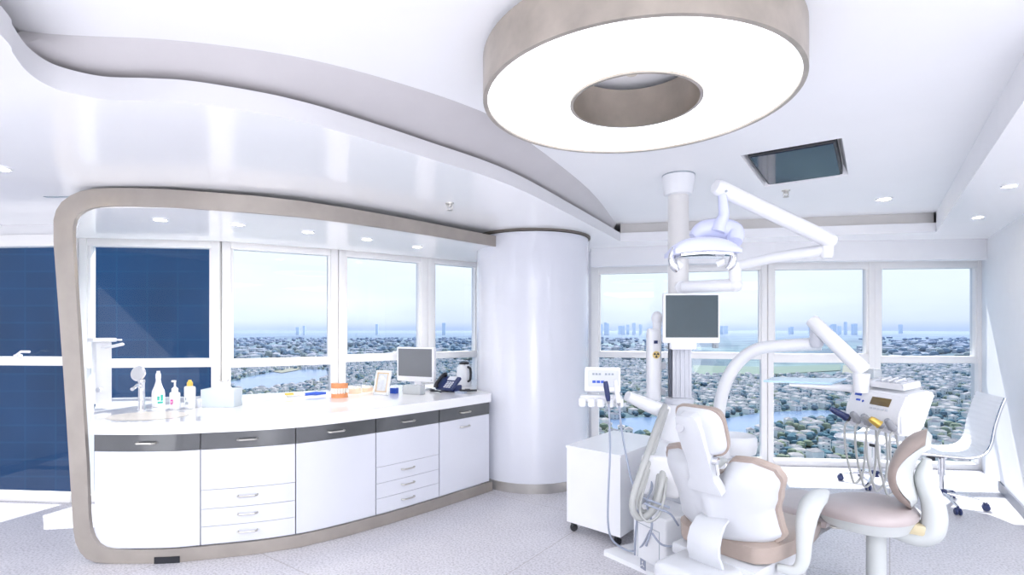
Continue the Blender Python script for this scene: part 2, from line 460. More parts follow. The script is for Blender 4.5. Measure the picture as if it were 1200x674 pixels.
outl = [(577,2.36),(540,2.362),(500,2.365),(450,2.367),(400,2.37),(350,2.375),(300,2.38),(250,2.385),(200,2.39),(160,2.394),(130,2.395),(115,2.391),(102,2.378),(90,2.352),(80,2.312),(74,2.262),(71,2.20),(71,2.06),(77,1.61),(83,1.16),(88.5,.66),(93.5,.21),(96,.13),(101,.07),(108,.03),(118,.008),(135,.002),(160,.002),(185,.002),(215,.002),(260,.002),(300,.002),(350,.002),(400,.002),(450,.002),(500,.002),(540,.002),(573,.002)]
inn = [(577,2.262),(540,2.262),(500,2.262),(450,2.262),(400,2.262),(350,2.262),(300,2.265),(250,2.27),(200,2.275),(160,2.279),(138,2.28),(124,2.277),(114,2.268),(106,2.252),(99,2.228),(95,2.198),(93,2.15),(93,2.03),(99,1.52),(105,.97),(109,.62),(111,.30),(112.5,.22),(116,.165),(121,.125),(128,.10),(140,.088),(160,.085),(185,.085),(215,.085),(260,.085),(300,.085),(350,.085),(400,.085),(450,.085),(500,.085),(540,.085),(573,.085)]
mb = MB().use('beigemetal')
mb.slab([[fr(a, .045, z), fr(c, .045, y)] for (a, z), (c, y) in zip(outl, inn)], [[fr(a, .0215, z), fr(c, .0215, y)] for (a, z), (c, y) in zip(outl, inn)])
mb.build('metal_frame', parent=run, angle=25)
# canopy shelf: white box with lit underside
mb = MB()
ts = [k/NT for k in range(NT+1)]
fx = lambda t: 100+(576-100)*t
mb.slab([[fr(fx(t), .0215, 2.272), wback(t)+V((0,0,2.272))] for t in ts], [[fr(fx(t), .0215, 2.355), wback(t)+V((0,0,2.355))] for t in ts])
mb.build('canopy', 'soffit', run, smooth=False)
# left side panel
mb = MB()
fro, bro = [], []
for (a, z), (c, y) in list(zip(outl, inn))[14:22]:
    i = fr(c, .0215, y); k = wback(0)+V((-.02,-.02,y)); k.x += (c-100)*.004; fro.append([i, k])
    bro.append([i+V((-.045,.03,0)), k+V((-.05,.0,0))])
mb.slab(fro, bro); mb.build('side_panel', 'wall', run)
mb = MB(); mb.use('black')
curved(mb, 186, 214, .0, .042, .049, .004); mb.build('plinth_notch_shade', parent=run)  # black strip standing in for the shade of a notch in the plinth

COLARC = [cc+V(((cr+.012)*math.cos(a), (cr+.012)*math.sin(a), 0)) for a in [math.radians(224-4*k) for k in range(12)]]
# the counter top with a cut-out for the basin
sc = G(173,487.5,.9); sa, sb = .262, .185
cpts = [fr(112+(572-112)*k/NT, .04) for k in range(NT+1)]+COLARC
bpts = [wback(.985-.945*k/NT, .06) for k in range(NT+1)]
outl2 = [(p.x, p.y) for p in cpts+bpts]
hol = [(sc.x+sa*math.cos(a), sc.y+sb*math.sin(a)) for a in [k/48*2*PI for k in range(48)]]
mb = MB().use('counter')
add_fill(mb, outl2, [hol], .9)
add_fill(mb, outl2, [hol], .822)
for loop in (outl2, hol):
    mb.grid([[V((p[0],p[1],.9)), V((p[0],p[1],.822))] for p in loop+[loop[0]]])
o = mb.build('countertop', smooth=False, origin=(sc.x, sc.y, .82)); tag(o, 'long curved white polished countertop under the left windows', 'countertop')
mb = MB(); mb.lathe([(1,.9015),(.97,.9),(.93,.896),(.8,.888),(.4,.88),(.1,.878),(.0,.878)], (sc.x, sc.y, 0), 48, sx=sa, sy=sb)
mb2 = mb; o = tag(mb.build('sink_basin', 'cream', origin=(sc.x, sc.y, .82)), 'cream oval basin sunk into the counter in front of the chrome tap', 'sink')

# cabinet units
seams = [113.2, 236, 346, 439, 513, 572]
def handle(mb, x, z, w=.11, off=.028):
    p = fr(x, 0, z); d = (fr(x+2)-fr(x-2)).normalized(); n = V((d.y, -d.x, 0))
    a = p-d*w/2; b = p+d*w/2
    mb.tube([a+n*.019, a+n*(off+.012), a+d*.012+n*(off+.024), b-d*.012+n*(off+.024), b+n*(off+.012), b+n*.019], .0065, 8); return mb
ulab = ['white one-door cabinet with dark drawer, leftmost below the basin',
        'white cabinet of three low drawers second from the left, below the tissue box',
        'white plain one-door cabinet in the middle of the row, under the orange jaw model',
        'white cabinet of three low drawers second from the column, under the picture frame',
        'narrow white cabinet next to the column with a handle high on its door']
for i in range(5):
    x0, x1 = seams[i]+.6, seams[i+1]-.6; xm = (x0+x1)/2
    t = thing('base_cabinet', ulab[i], 'cabinet', fr(xm, -.25), group='white cabinets under the counter')
    mb = MB(); curved(mb, x0, x1, .088, .815, -.002, .42); mb.build('carcass', 'white', t)
    d = MB(); curved(d, x0, x1, .712, .818, .02, .02); d = d.build('dark_drawer', 'dark', t); d['label'] = 'dark grey glossy drawer front'
    h = MB(); handle(h, xm, .766, .115); h.build('handle', 'steel', d)
    if i in (1, 3):
        mb = MB(); curved(mb, x0, x1, .447, .709, .02, .02); mb.build('panel', 'gloss', t)
        for z0, z1 in ((.323,.444),(.208,.32),(.09,.205)):
            mb = MB(); curved(mb, x0, x1, z0, z1, .02, .02); dd = mb.build('drawer', 'gloss', t)
            h = MB(); handle(h, xm, (z0+z1)/2+.01, .115, .022); h.build('handle', 'steel', dd)
    else:
        mb = MB(); curved(mb, x0, x1, .09, .709, .02, .02); dd = mb.build('door', 'gloss', t)
        if i == 4:
            h = MB(); handle(h, xm, .64, .11, .022); h.build('handle', 'steel', dd)

# ------------------------------------------------------------------ things on the counter
ZT = .9
def on(px, py): return G(px, py, ZT)
c = on(166,481)
t = thing('basin_tap', 'chrome tap with round paddle lever behind the cream basin', 'tap', c)
mb = MB(); mb.lathe([(.028,0),(.028,.012),(.022,.02),(.02,.2),(.024,.21),(.02,.225)], c, 20)
mb.tube([c+V((0,0,.17)), c+V((.02,-.07,.19)), c+V((.03,-.14,.17))], .013, 10, smooth=4); mb.build('spout_body', 'chrome', t)
R = Matrix.Rotation(math.radians(80), 3, 'X')
mb = MB(); mb.lathe([(0,-.008),(.05,-.006),(.056,0),(.05,.006),(0,.008)], c+V((-.025,0,.27)), 24, R); mb.tube([c+V((0,0,.22)), c+V((-.02,0,.25))], .008, 8); mb.build('lever', 'chrome', t)

c = on(185.5,477)
t = thing('spray_bottle', 'tall white narrow-necked bottle with green print beside the tap', 'bottle', c)
mb = MB(); mb.lathe([(.036,0),(.042,.006),(.043,.10),(.040,.125),(.026,.16),(.018,.19),(.015,.215)], c, 24); mb.build('body', 'white', t)
mb = MB(); mb.lathe([(.018,.215),(.018,.25),(.012,.262),(.012,.275)], c, 16); mb.build('cap', 'white', t)
def label_patch(c, r, a0, a1, z0, z1, n=6):
    mb = MB()
    mb.grid([[c+V((r*math.cos(a), r*math.sin(a), z)) for z in (z0, z1)] for a in [a0+(a1-a0)*k/n for k in range(n+1)]]); return mb
va = math.atan2(-c.y, -c.x)
mb = label_patch(c, .0442, va-.1, va+.75, .03, .045)
mb.grid([[c+V((.0442*math.cos(a), .0442*math.sin(a), z)) for z in (.055, .085)] for a in [va-.15+.35*k/4 for k in range(5)]])
mb.grid([[c+V((.0442*math.cos(a), .0442*math.sin(a), z)) for z in (.05, .095)] for a in [va+.35+.4*k/4 for k in range(5)]])
mb.build('printed_label', 'grnlab', t)

c = on(205,480)
t = thing('soap_pump_bottle', 'white pump bottle with pink print, second bottle from the tap', 'bottle', c)
mb = MB(); mb.box(c+V((0,0,.065)), (.078,.045,.13), -.5, .015, seg=3); mb.build('body', 'white', t)
mb = MB(); mb.lathe([(.022,.13),(.022,.155),(.012,.165),(.007,.17),(.007,.205)], c, 16); mb.box(c+V((-.005,-.005,.21)), (.03,.022,.014), -.5, .004)
mb.tube([c+V((0,0,.21)), c+V((.02,-.035,.205))], .005, 8); mb.build('pump', 'white', t)
def flat_marks(c, w, rz, yoff, marks, m, par):
    R = Matrix.Rotation(rz, 3, 'Z'); mb = MB()
    for x, z, a, b in marks: mb.box(c+R@V((x, -yoff, z)), (a, .002, b), rz)
    return mb.build('printed_label', m, par)
flat_marks(c, .08, -.5, .0232, [(-.012,.062,.008,.026),(0,.07,.010,.012),(.012,.064,.008,.024),(0,.050,.030,.006),(-.004,.042,.022,.006)], 'pinklab', t)
c = on(222.5,479)
t = thing('lotion_bottle', 'white lotion bottle with yellow cap, third bottle from the tap', 'bottle', c)
mb = MB(); mb.box(c+V((0,0,.085)), (.085,.05,.17), -.5, .018, seg=3); mb.build('body', 'white', t)
mb = MB(); mb.lathe([(.02,.17),(.02,.195),(.012,.205),(.01,.215)], c, 16); mb.build('cap', 'yellow', t)
flat_marks(c, .08, -.5, .0257, [(-.01,.075,.004,.022),(-.01,.075,.016,.004),(.006,.05,.03,.006),(.004,.04,.036,.008)], 'greylab', t)
c = on(234,477)
t = thing('cream_jar', 'small low white jar between the yellow-capped bottle and the tissue box', 'jar', c)
mb = MB(); mb.lathe([(.03,0),(.035,.01),(.035,.04)], c, 20); mb.build('body', 'white', t)
mb = MB(); mb.lathe([(.037,.04),(.037,.062),(.03,.068)], c, 20); mb.build('lid', 'white', t)
c = on(260,476)
t = thing('tissue_box', 'pale blue-grey tissue box with a white tissue sticking out', 'tissue box', c)
mb = MB(); mb.box(c+V((0,0,.068)), (.255,.13,.136), .0, .006); mb.build('carton', 'tissuebox', t)
mb = MB()
rows = []
for i in range(7):
    tt = i/6; r = []
    for j in range(15):
        a = j/14*2*PI; rad = (.058+.012*math.sin(3*a+i))*(1-.45*tt)+.012*math.sin(5*a+2*i)*tt
        r.append(c+V((rad*1.2*math.cos(a), rad*.6*math.sin(a), .134+.062*tt+.012*math.sin(2*a+1)*tt)))
    rows.append(r)
mb.grid(rows); mb.face([mb.bm.verts.new(p) for p in rows[-1][:-1]]); mb.build('tissue', 'paper', t)

# giant toothbrush, jaw models
a = on(336,466); b = on(382,463)
t = thing('demonstration_toothbrush', 'big blue-handled toothbrush with pale head lying left of the orange jaw model', 'toothbrush', a.lerp(b,.5))
mb = MB(); mb.tube([a.lerp(b,.45)+V((0,0,.018)), a.lerp(b,.75)+V((0,0,.02)), b+V((0,0,.018))], [.012,.018,.012], 10, smooth=4); mb.build('handle', 'blue', t)
mb = MB(); mb.tube([a+V((0,0,.016)), a.lerp(b,.46)+V((0,0,.018))], .011, 8); mb.build('neck', 'tooth', t)
mb = MB(); q = a.lerp(b,.06); mb.box(q+V((0,0,.03)), (.07,.024,.02), math.atan2((b-a).y,(b-a).x), .004); mb.build('bristles', 'yellow', t)
def arch(mb, c, rx, ry, z, h, w, rz):
    R = Matrix.Rotation(rz, 3, 'Z'); f, k = [], []
    for i in range(17):
        a = PI+PI*i/16
        o_ = c+R@V((rx*math.cos(a), ry*math.sin(a)+ry*.5, 0)); n_ = c+R@V(((rx-w)*math.cos(a), (ry-w)*math.sin(a)+ry*.5, 0))
        f.append([o_+V((0,0,z)), o_+V((0,0,z+h))]); k.append([n_+V((0,0,z)), n_+V((0,0,z+h))])
    mb.slab(f, k)
def teeth(mb, c, rx, ry, z, up, rz):
    R = Matrix.Rotation(rz, 3, 'Z')
    for i in range(11):
        a = PI+PI*(i+.5)/11
        p = c+R@V((rx*math.cos(a), ry*math.sin(a)+ry*.5, z+up*.012))
        mb.box(p, (.017,.014,.026), rz+a+PI/2, .004)
def jaw(c, s, gum, lab, rz, cat='dental model'):
    t = thing('jaw_model', lab, cat, c)
    mb = MB(); arch(mb, c, .074*s, .09*s, 0, .042*s, .05*s, rz); mb.build('lower_gum', gum, t)
    mb = MB(); arch(mb, c, .074*s, .09*s, .082*s, .042*s, .05*s, rz); mb.build('upper_gum', gum, t)
    mb = MB(); teeth(mb, c, .066*s, .082*s, .042*s, .5, rz); teeth(mb, c, .066*s, .082*s, .082*s, -.9, rz); mb.build('teeth', 'tooth', t)
jaw(on(395.5,466), 1., 'orange', 'orange-gummed jaw model with pale teeth between the toothbrush and picture frame', -.3)
def cast(c, s, lab, rz):
    t = thing('plaster_cast', lab, 'dental model', c, group='pale jaw casts behind the orange jaw model')
    mb = MB(); arch(mb, c, .07*s, .085*s, 0, .05*s, .05*s, rz); mb.build('base', 'pale', t)
    mb = MB(); teeth(mb, c, .06*s, .077*s, .05*s, .6, rz); mb.build('teeth', 'tooth', t)
cast(on(414,461), .95, 'pale jaw cast directly right of the orange jaw model', -.6)
cast(on(429,459), .8, 'smaller pale jaw cast touching the left side of the picture frame', -.5)

# frame, cube, monitor, phone, drinks flask, pens
c = on(446,463)
t = thing('picture_frame', 'small white and gilt picture frame standing on the counter', 'picture frame', c, -.42)
Rt = Matrix.Rotation(math.radians(-14), 3, 'X')
mb = MB()
for x, z, w, h in ((-.072,.11,.022,.22),(.072,.11,.022,.22),(0,.011,.165,.022),(0,.209,.165,.022)): mb.box(Rt@V((x,0,z))+V((0,0,.004)), (w,.018,h), rot=Rt, bev=.004)
mb.build('frame', 'white', t, local=True)
mb = MB()
for x, z, w, h in ((-.058,.11,.012,.18),(.058,.11,.012,.18),(0,.026,.128,.012),(0,.194,.128,.012)): mb.box(Rt@V((x,-.001,z))+V((0,0,.004)), (w,.016,h), rot=Rt)
mb.build('inner_edge', 'goldframe', t, local=True)
mb = MB(); mb.box(Rt@V((0,.002,.11))+V((0,0,.004)), (.11,.01,.17), rot=Rt); mb.build('picture', mat('pale print', (.74,.77,.82), .5, noise=.25, nscale=25), t, local=True)
mb = MB(); mb.box(V((0,.055,.085)), (.03,.006,.18), rot=Matrix.Rotation(math.radians(20), 3, 'X')); mb.build('easel_leg', 'white', t, local=True)
c = on(462,461)
t = thing('paste_box', 'tiny bright blue box at the right foot of the picture frame', 'box', c)
mb = MB(); mb.box(c+V((0,0,.025)), (.065,.045,.05), -.4, .003); mb.build('carton', 'blue', t)
mb = MB(); mb.box(c+V((0,0,.051)), (.05,.03,.003), -.4); mb.build('lid', 'white', t)

c = on(488,457); rz = -.42
t = thing('desktop_monitor', 'white-framed desktop monitor with blank grey screen on the counter', 'monitor', c, rz)
mb = MB(); mb.box((0,0,.25), (.43,.05,.335), bev=.012); mb.build('casing', 'white', t, local=True)
mb = MB(); mb.box((0,-.027,.268), (.385,.006,.268)); mb.build('screen', 'gscreen', t, local=True)
mb = MB(); mb.box((0,.035,.12), (.08,.03,.22), bev=.008); mb.box((0,.01,.008), (.24,.17,.016), bev=.006); mb.build('stand', 'white', t, local=True)
mb = MB(); mb.box((.19,-.027,.105), (.012,.006,.006)); mb.build('power_light', 'greylab', t, local=True)
c = on(485,462)
t = thing('acrylic_organizer', 'clear acrylic organizer box right under the desktop monitor', 'organizer', c, -.42)
mb = MB()
mb.box((0,0,.004), (.19,.08,.008)); 
for x in (-.092,0,.092): mb.box((x,0,.045), (.005,.08,.078))
for y in (-.038,.038): mb.box((0,y,.045), (.189,.005,.078))
mb.build('box', 'clear', t, local=True)
mb = MB(); mb.box((-.045,0,.038), (.07,.055,.06), bev=.004); mb.build('paper_pad', 'paper', t, local=True)
c = on(523,459)
t = thing('desk_phone', 'dark blue-black desk telephone beside the monitor, handset on its left', 'telephone', c, -.6)
Rp = Matrix.Rotation(math.radians(38), 3, 'X')
mb = MB(); mb.box(V((0,.03,.075)), (.21,.17,.03), rot=Rp, bev=.01); mb.box(V((0,.07,.03)), (.19,.10,.06), bev=.01); mb.build('base', 'navy', t, local=True)
mb = MB(); mb.box(V((.03,.052,.123)), (.09,.05,.006), rot=Rp); mb.build('display', 'ribgrey', t, local=True)
mb = MB()
for i in range(4):
    for j in range(3): mb.box(Rp@V((.005+.03*j,-.065+.022*i,.018))+V((0,.03,.075)), (.022,.014,.006), rot=Rp, bev=.002)
mb.build('keypad', 'ribgrey', t, local=True)
mb = MB(); mb.tube([Rp@V((-.085,-.085,.025))+V((0,.03,.075)), Rp@V((-.085,-.06,.045))+V((0,.03,.075)), Rp@V((-.085,.06,.045))+V((0,.03,.075)), Rp@V((-.085,.09,.025))+V((0,.03,.075))], [.026,.017,.017,.026], 10, smooth=4); mb.build('handset', 'black', t, local=True)
mb = MB(); mb.tube([(-.12,-.03,.01),(-.14,-.07,.012),(-.09,-.1,.01),(-.03,-.09,.012),(.03,-.11,.01)], .008, 8, smooth=5); mb.build('cord', 'black', t, local=True)
c = on(544,452)
t = thing('coffee_flask', 'white flask with black spout and handle in the counter corner by the column', 'flask', c, -.7)
mb = MB(); mb.lathe([(.075,0),(.08,.01),(.078,.19),(.06,.215),(.05,.225)], (0,0,0), 24); mb.build('body', 'white', t, local=True)
mb = MB(); mb.lathe([(.05,.225),(.055,.24),(.03,.255),(0,.257)], (0,0,0), 20); mb.box((.04,-.04,.245), (.08,.03,.015), -.7, .004); mb.build('lid', 'black', t, local=True)
mb = MB(); mb.tube([(.075,-.02,.2),(.12,-.03,.18),(.12,-.03,.08),(.078,-.02,.05)], .012, 8, smooth=4); mb.build('handle', 'black', t, local=True)
c = on(549,459)
mb = MB(); mb.tube([c+V((-.08,-.02,.012)), c+V((.08,-.0,.012))], [.011,.009], 8); mb.box(c+V((-.01,-.0,.024)), (.05,.02,.006)); tag(mb.build('stapler', 'black', origin=c), 'small black stapler lying on the counter in front of the white flask', 'stapler')
c = on(540,461)
mb = MB(); mb.box(c+V((0,0,.008)), (.10,.06,.016), -.5, .004); tag(mb.build('notepad', 'bluehose', origin=c), 'small grey-blue pad lying right of the desk telephone', 'notepad')
# towel dispenser at the left side panel
c = P(119,470,3.95)
rz = .93
t = thing('towel_dispenser', 'white wall dispenser with lever on the left inner side panel above the counter', 'dispenser', (c.x, c.y, .93))
mb = MB(); c2 = V((c.x, c.y, 1.17)); mb.box(c2, (.10,.11,.46), rz, .012); mb.build('body', 'white', t)
mb = MB(); mb.box(c2+V((.02,-.02,.245)), (.15,.13,.03), rz, .01); mb.box(c2+V((.08,-.015,.245)), (.14,.04,.014), .1, .005); mb.build('lid', 'white', t)
mb = MB(); mb.tube([c2+V((.03,-.03,.19)), c2+V((.13,-.05,.20)), c2+V((.20,-.06,.215))], [.014,.012,.012], 8, smooth=4, flat=1.6); mb.build('lever', 'white', t)
mb = MB(); mb.lathe([(0,-.01),(.018,-.01),(.018,.012),(0,.012)], c2+V((.04,-.075,-.12)), 14, Matrix.Rotation(PI/2,3,'X')); mb.build('knob', 'ribgrey', t)

# ------------------------------------------------------------------ ceiling fittings
rc = V((.492,2.115,0))
t = thing('ring_pendant_light', 'huge round ring light with champagne metal rim hung under the ceiling', 'ceiling light', (rc.x, rc.y, 2.4))
def ringm(prof):
    mb = MB(); n = 96
    pts = [[rc+V((r*math.cos(a), r*math.sin(a), z)) for r, z in prof+[prof[0]]] for a in [k/n*2*PI for k in range(n+1)]]
    mb.grid(pts); bmesh.ops.remove_doubles(mb.bm, verts=mb.bm.verts, dist=1e-5); return mb
ringm([(.607,2.40),(.607,2.565),(.590,2.565),(.590,2.40)]).build('outer_rim', 'ringmetal', t)
ringm([(.246,2.40),(.246,2.565),(.258,2.565),(.258,2.40)]).build('inner_rim', 'ringmetal', t)
ringm([(.259,2.407),(.589,2.407),(.589,2.42),(.259,2.42)]).build('diffuser', 'lit', t)
ringm([(.259,2.55),(.589,2.55),(.589,2.563),(.259,2.563)]).build('top_plate', 'white', t)
for k in range(3):
    mb = MB(); a = k/3*2*PI+.4; mb.tube([rc+V((.42*math.cos(a), .42*math.sin(a), 2.555)), rc+V((.42*math.cos(a), .42*math.sin(a), 2.6))], .012, 8)
    mb.build('hanger', 'steel', t)
def sprinkler(p, lab):
    t = thing('sprinkler_head', lab, 'sprinkler', p, group='ceiling sprinkler heads')
    mb = MB(); mb.lathe([(.032,0),(.030,-.008),(.012,-.012),(.010,-.03)], p, 16); mb.build('body', 'steel', t)
    mb = MB(); mb.tube([p+V((.018,0,-.012)), p+V((.018,0,-.04)), p+V((0,0,-.05))], .004, 6); mb.tube([p+V((-.018,0,-.012)), p+V((-.018,0,-.04)), p+V((0,0,-.05))], .004, 6); mb.lathe([(.022,-.052),(.022,-.056)], p, 12); mb.build('deflector', 'steel', t)
sprinkler(G(527,238,ZS), 'small steel sprinkler head on the low ceiling left of the white column')
sprinkler(G(921,223,ZC), 'small steel sprinkler head on the ceiling beside the ceiling television')
sprinkler(V((rc.x,rc.y+.06,ZC)), 'small sprinkler head on the ceiling inside the hole of the ring light')
def downlight(p, r, lab, grp):
    t = thing('downlight', lab, 'downlight', p, group=grp)
    mb = MB(); n = 28
    mb.grid([[p+V((a*math.cos(k/n*2*PI), a*math.sin(k/n*2*PI), z)) for a, z in ((r,0),(r*.97,-.008),(r*.8,-.008),(r*.74,-.001))] for k in range(n+1)])
    bmesh.ops.remove_doubles(mb.bm, verts=mb.bm.verts, dist=1e-5); mb.build('trim_ring', 'white', t)
    mb = MB(); mb.lathe([(0,-.003),(r*.75,-.003)], p, 28); mb.build('lamp_lens', 'lamp', t)
for (x, y), w in zip(((188,257),(279,262.5),(361,271.5),(430,280),(489,289)), ('first from the metal post, near the tap','second from the metal post','middle','second from the column','nearest the white column')):
    downlight(G(x, y, 2.272), .052, 'small round downlight in the cabinet canopy, '+w, 'five canopy downlights')
downlight(G(1036,233,ZC), .065, 'round downlight in the ceiling right of the ceiling television', 'ceiling downlights')
downlight(G(1183,217.5,ZS), .045, 'round downlight on the right low ceiling, the nearer of two', 'ceiling downlights')
downlight(G(1146,254,ZS), .045, 'round downlight on the right low ceiling, the farther of two', 'ceiling downlights')
downlight(G(1,197,ZS), .05, 'round downlight on the left low ceiling at the picture edge', 'ceiling downlights')
p = G(70,230.5,ZS)
mb = MB(); mb.box(p+V((0,0,-.003)), (.20,.03,.006), .0); tag(mb.build('air_slot', 'greylab', origin=p), 'thin dark air slot in the low ceiling above the metal post', 'vent')

# ------------------------------------------------------------------ white cart on castors
L_, F_, B_ = V((.405,3.91,0)), V((.737,3.60,0)), V((.83,4.50,0))
e1 = (F_-L_); e2 = V((.46,.56,0)).normalized()*.72
t = thing('mobile_cart', 'plain white box cart on black castors beside the dental chair', 'cart', L_+e1*.5+e2*.5)
mb = MB(); mb.prism([L_+V((0,0,.075)), F_+V((0,0,.075)), F_+e2+V((0,0,.075)), L_+e2+V((0,0,.075))], .545); mb.build('body', 'white', t, smooth=False)
mb = MB(); ov = [L_-e1*.015-e2*.008, F_+e1*.015-e2*.008, F_+e1*.015+e2*1.01, L_-e1*.015+e2*1.01]; mb.prism([p+V((0,0,.62)) for p in ov], .018); mb.build('top', 'white', t, smooth=False)
for a in (.08,.9):
    for b in (.06,.92):
        q = L_+e1*a+e2*b; mb = MB()
        mb.lathe([(0,-.013),(.024,-.013),(.028,-.008),(.028,.008),(.024,.013),(0,.013)], q+V((0,0,.028)), 16, Matrix.Rotation(PI/2,3,'X'))
        mb.box(q+V((0,0,.058)), (.034,.04,.034), .3, .006); mb.build('castor', 'black', t)

# ------------------------------------------------------------------ dental unit: base, tower and ceiling-high post
PO = V((1.195,3.80,0)); HA = math.radians(38); U = V((math.cos(HA), math.sin(HA), 0)); W = V((-U.y, U.x, 0))
t = thing('dental_unit', 'white dental unit tower with hose loops and tall post reaching the ceiling', 'dental unit', PO)
UNIT = t
A0 = V((.594,3.51,0))
bp = [A0, A0-W*.42, A0-W*.95+U*.05, A0-W*.95+U*.45, V((1.45,3.75,0)), V((1.5,4.05,0)), V((1.25,4.05,0)), V((.98,3.70,0))]
mb = MB(); mb.prism(bp, .03); bmesh.ops.bevel(mb.bm, geom=[e for e in mb.bm.edges if abs(e.verts[0].co.z-e.verts[1].co.z) > .01], offset=.02, segments=3, affect='EDGES'); mb.build('base_plate', 'white', t)
pc = V((.985,3.37,0))
mb = MB(); mb.box(pc+V((0,0,.19)), (.30,.30,.325), HA-.2, .02, seg=3); mb.build('pedestal', 'white', t)
mb = MB(); R = Matrix.Rotation(HA-.2, 3, 'Z')
for x, z, w, h in ((.0,.26,.20,.003),(-.1,.15,.003,.22),(.1,.15,.003,.22)): mb.box(pc+R@V((x*.0-.151,x,z)), (.003,w,h) if w > .1 else (.003,.003,h), HA-.2)
mb.build('panel_seam', 'greylab', t)
mb = MB(); pq = A0+U*.04-W*.25; mb.box(P(753.5,661.5,3.22), (.004,.05,.06), HA-.25, .001); mb.build('logo_plate', 'greysign', t)
mb = MB(); q = P(753.5,661.5,3.215); d = R@V((-.005,0,0)); mb.tube([q+d+V((0,0,.02)), q+d+V((0,0,.008))], .004, 6); mb.tube([q+d+W*.012+V((0,0,-.012)), q+d+V((0,0,.0)), q+d-W*.012+V((0,0,-.012))], .003, 6); mb.build('logo', 'white', t)
mb = MB(); d1 = (PO-V((.93,3.30,0))); m1 = V((.93,3.30,0)).lerp(PO, .5); mb.box(m1+V((0,0,.585)), (d1.length+.1,.235,.25), math.atan2(d1.y,d1.x), .03, seg=3); mb.build('tower_head', 'white', t)
mb = MB(); mb.box(m1+d1*.22+V((0,0,.41)), (.28,.18,.13), math.atan2(d1.y,d1.x), .01); mb.box(PO+V((-.02,-.06,.25)), (.26,.2,.46), math.atan2(d1.y,d1.x), .02); mb.build('tower_web', 'ribgrey', t)
q = PO+V((-.0,-.02,0))
mb = MB(); mb.lathe([(.13,.69),(.135,.72),(.135,.80),(.128,.83),(.128,.835),(.125,.88),(.115,.93),(.085,.965),(.08,.97)], q, 32); mb.build('post_foot', 'white', t)
mb = MB(); mb.lathe([(.095,.965),(.10,.975),(.10,1.0),(.09,1.01)], q, 28); mb.build('foot_collar', 'ribgrey', t)
mb = MB(); mb.lathe([(.072,.98),(.072,2.50)], PO, 32); mb.build('post', mat('warm white post', (.78,.77,.76), .3, noise=.02), t)
mb = MB(); mb.box(PO+V((0,-.05,1.23)), (.135,.10,.44), -.1, .012)
for k in (-.045,-.015,.015,.045): mb.box(PO+V((k,-.105,1.23)), (.008,.012,.42), 0, .003)
mb.build('post_housing', 'ribgrey', t)
mb = MB(); mb.box(PO+V((-.082,-.07,1.22)), (.018,.05,.40), -.1); mb.build('cable_slot', 'darkslot', t)
mb = MB(); mb.lathe([(.075,2.452),(.095,2.458),(.102,2.475),(.112,2.575),(.112,2.592),(.10,2.6)], PO, 36); mb.build('ceiling_collar', 'white', t)
mb = MB(); mb.lathe([(.114,2.592),(.114,2.6)], PO, 36); mb.build('collar_gap', 'greylab', t)
# cuspidor
q = P(862,545,3.98); q.z = 0
mb = MB(); mb.lathe([(.10,.55),(.14,.57),(.15,.62),(.15,.68),(.135,.70),(.13,.69),(.08,.64),(0,.63)], q, 32); mb.build('spittoon_bowl', 'white', t)
mb = MB(); dq = q-PO; mb.box(PO.lerp(q,.5)+V((0,.02,.60)), (dq.length,.18,.12), math.atan2(dq.y,dq.x), .03); mb.lathe([(.05,.0),(.05,.56)], q, 20); mb.build('spittoon_bracket', 'white', t)
# hose loops
def hose(px, Ys, r, name, m, sm=6):
    mb = MB(); mb.tube([P(x, y, Y) for (x, y), Y in zip(px, Ys)], r, 10, smooth=sm); return mb.build(name, m, UNIT)
hose([(779,476),(768,505),(756,540),(745,572),(741,593),(747,606),(759,604),(771,588),(776,562),(777,540)], [3.62,3.4,3.25,3.15,3.12,3.12,3.13,3.16,3.22,3.34], .021, 'suction_hose', 'greyhose')
hose([(781,478),(772,505),(761,540),(751,572),(748,590),(753,600),(762,597),(769,580),(772,556),(772,535)], [3.64,3.43,3.3,3.22,3.2,3.19,3.2,3.22,3.27,3.36], .016, 'suction_hose', 'greyhose')
hose([(783,480),(770,520),(757,565),(750,596),(758,611),(772,604),(779,580),(782,550)], [3.62,3.4,3.24,3.12,3.08,3.08,3.13,3.3], .008, 'thin_hose', 'greyhose')
hose([(760,545),(764,570),(758,590),(764,615),(757,640)], [3.32,3.27,3.2,3.1,3.1], .007, 'thin_hose', 'bluehose')
hose([(757,545),(749,590),(745,625),(744,650)], [3.36,3.2,3.2,3.27], .007, 'thin_hose', 'bluehose')
hose([(755,590),(770,596),(785,602),(795,616)], [3.1,3.06,3.03,3.05], .006, 'thin_hose', 'bluehose')
hose([(764,625),(775,638),(790,640),(803,634)], [3.05,3.0,2.98,2.98], .006, 'thin_hose', 'bluehose')

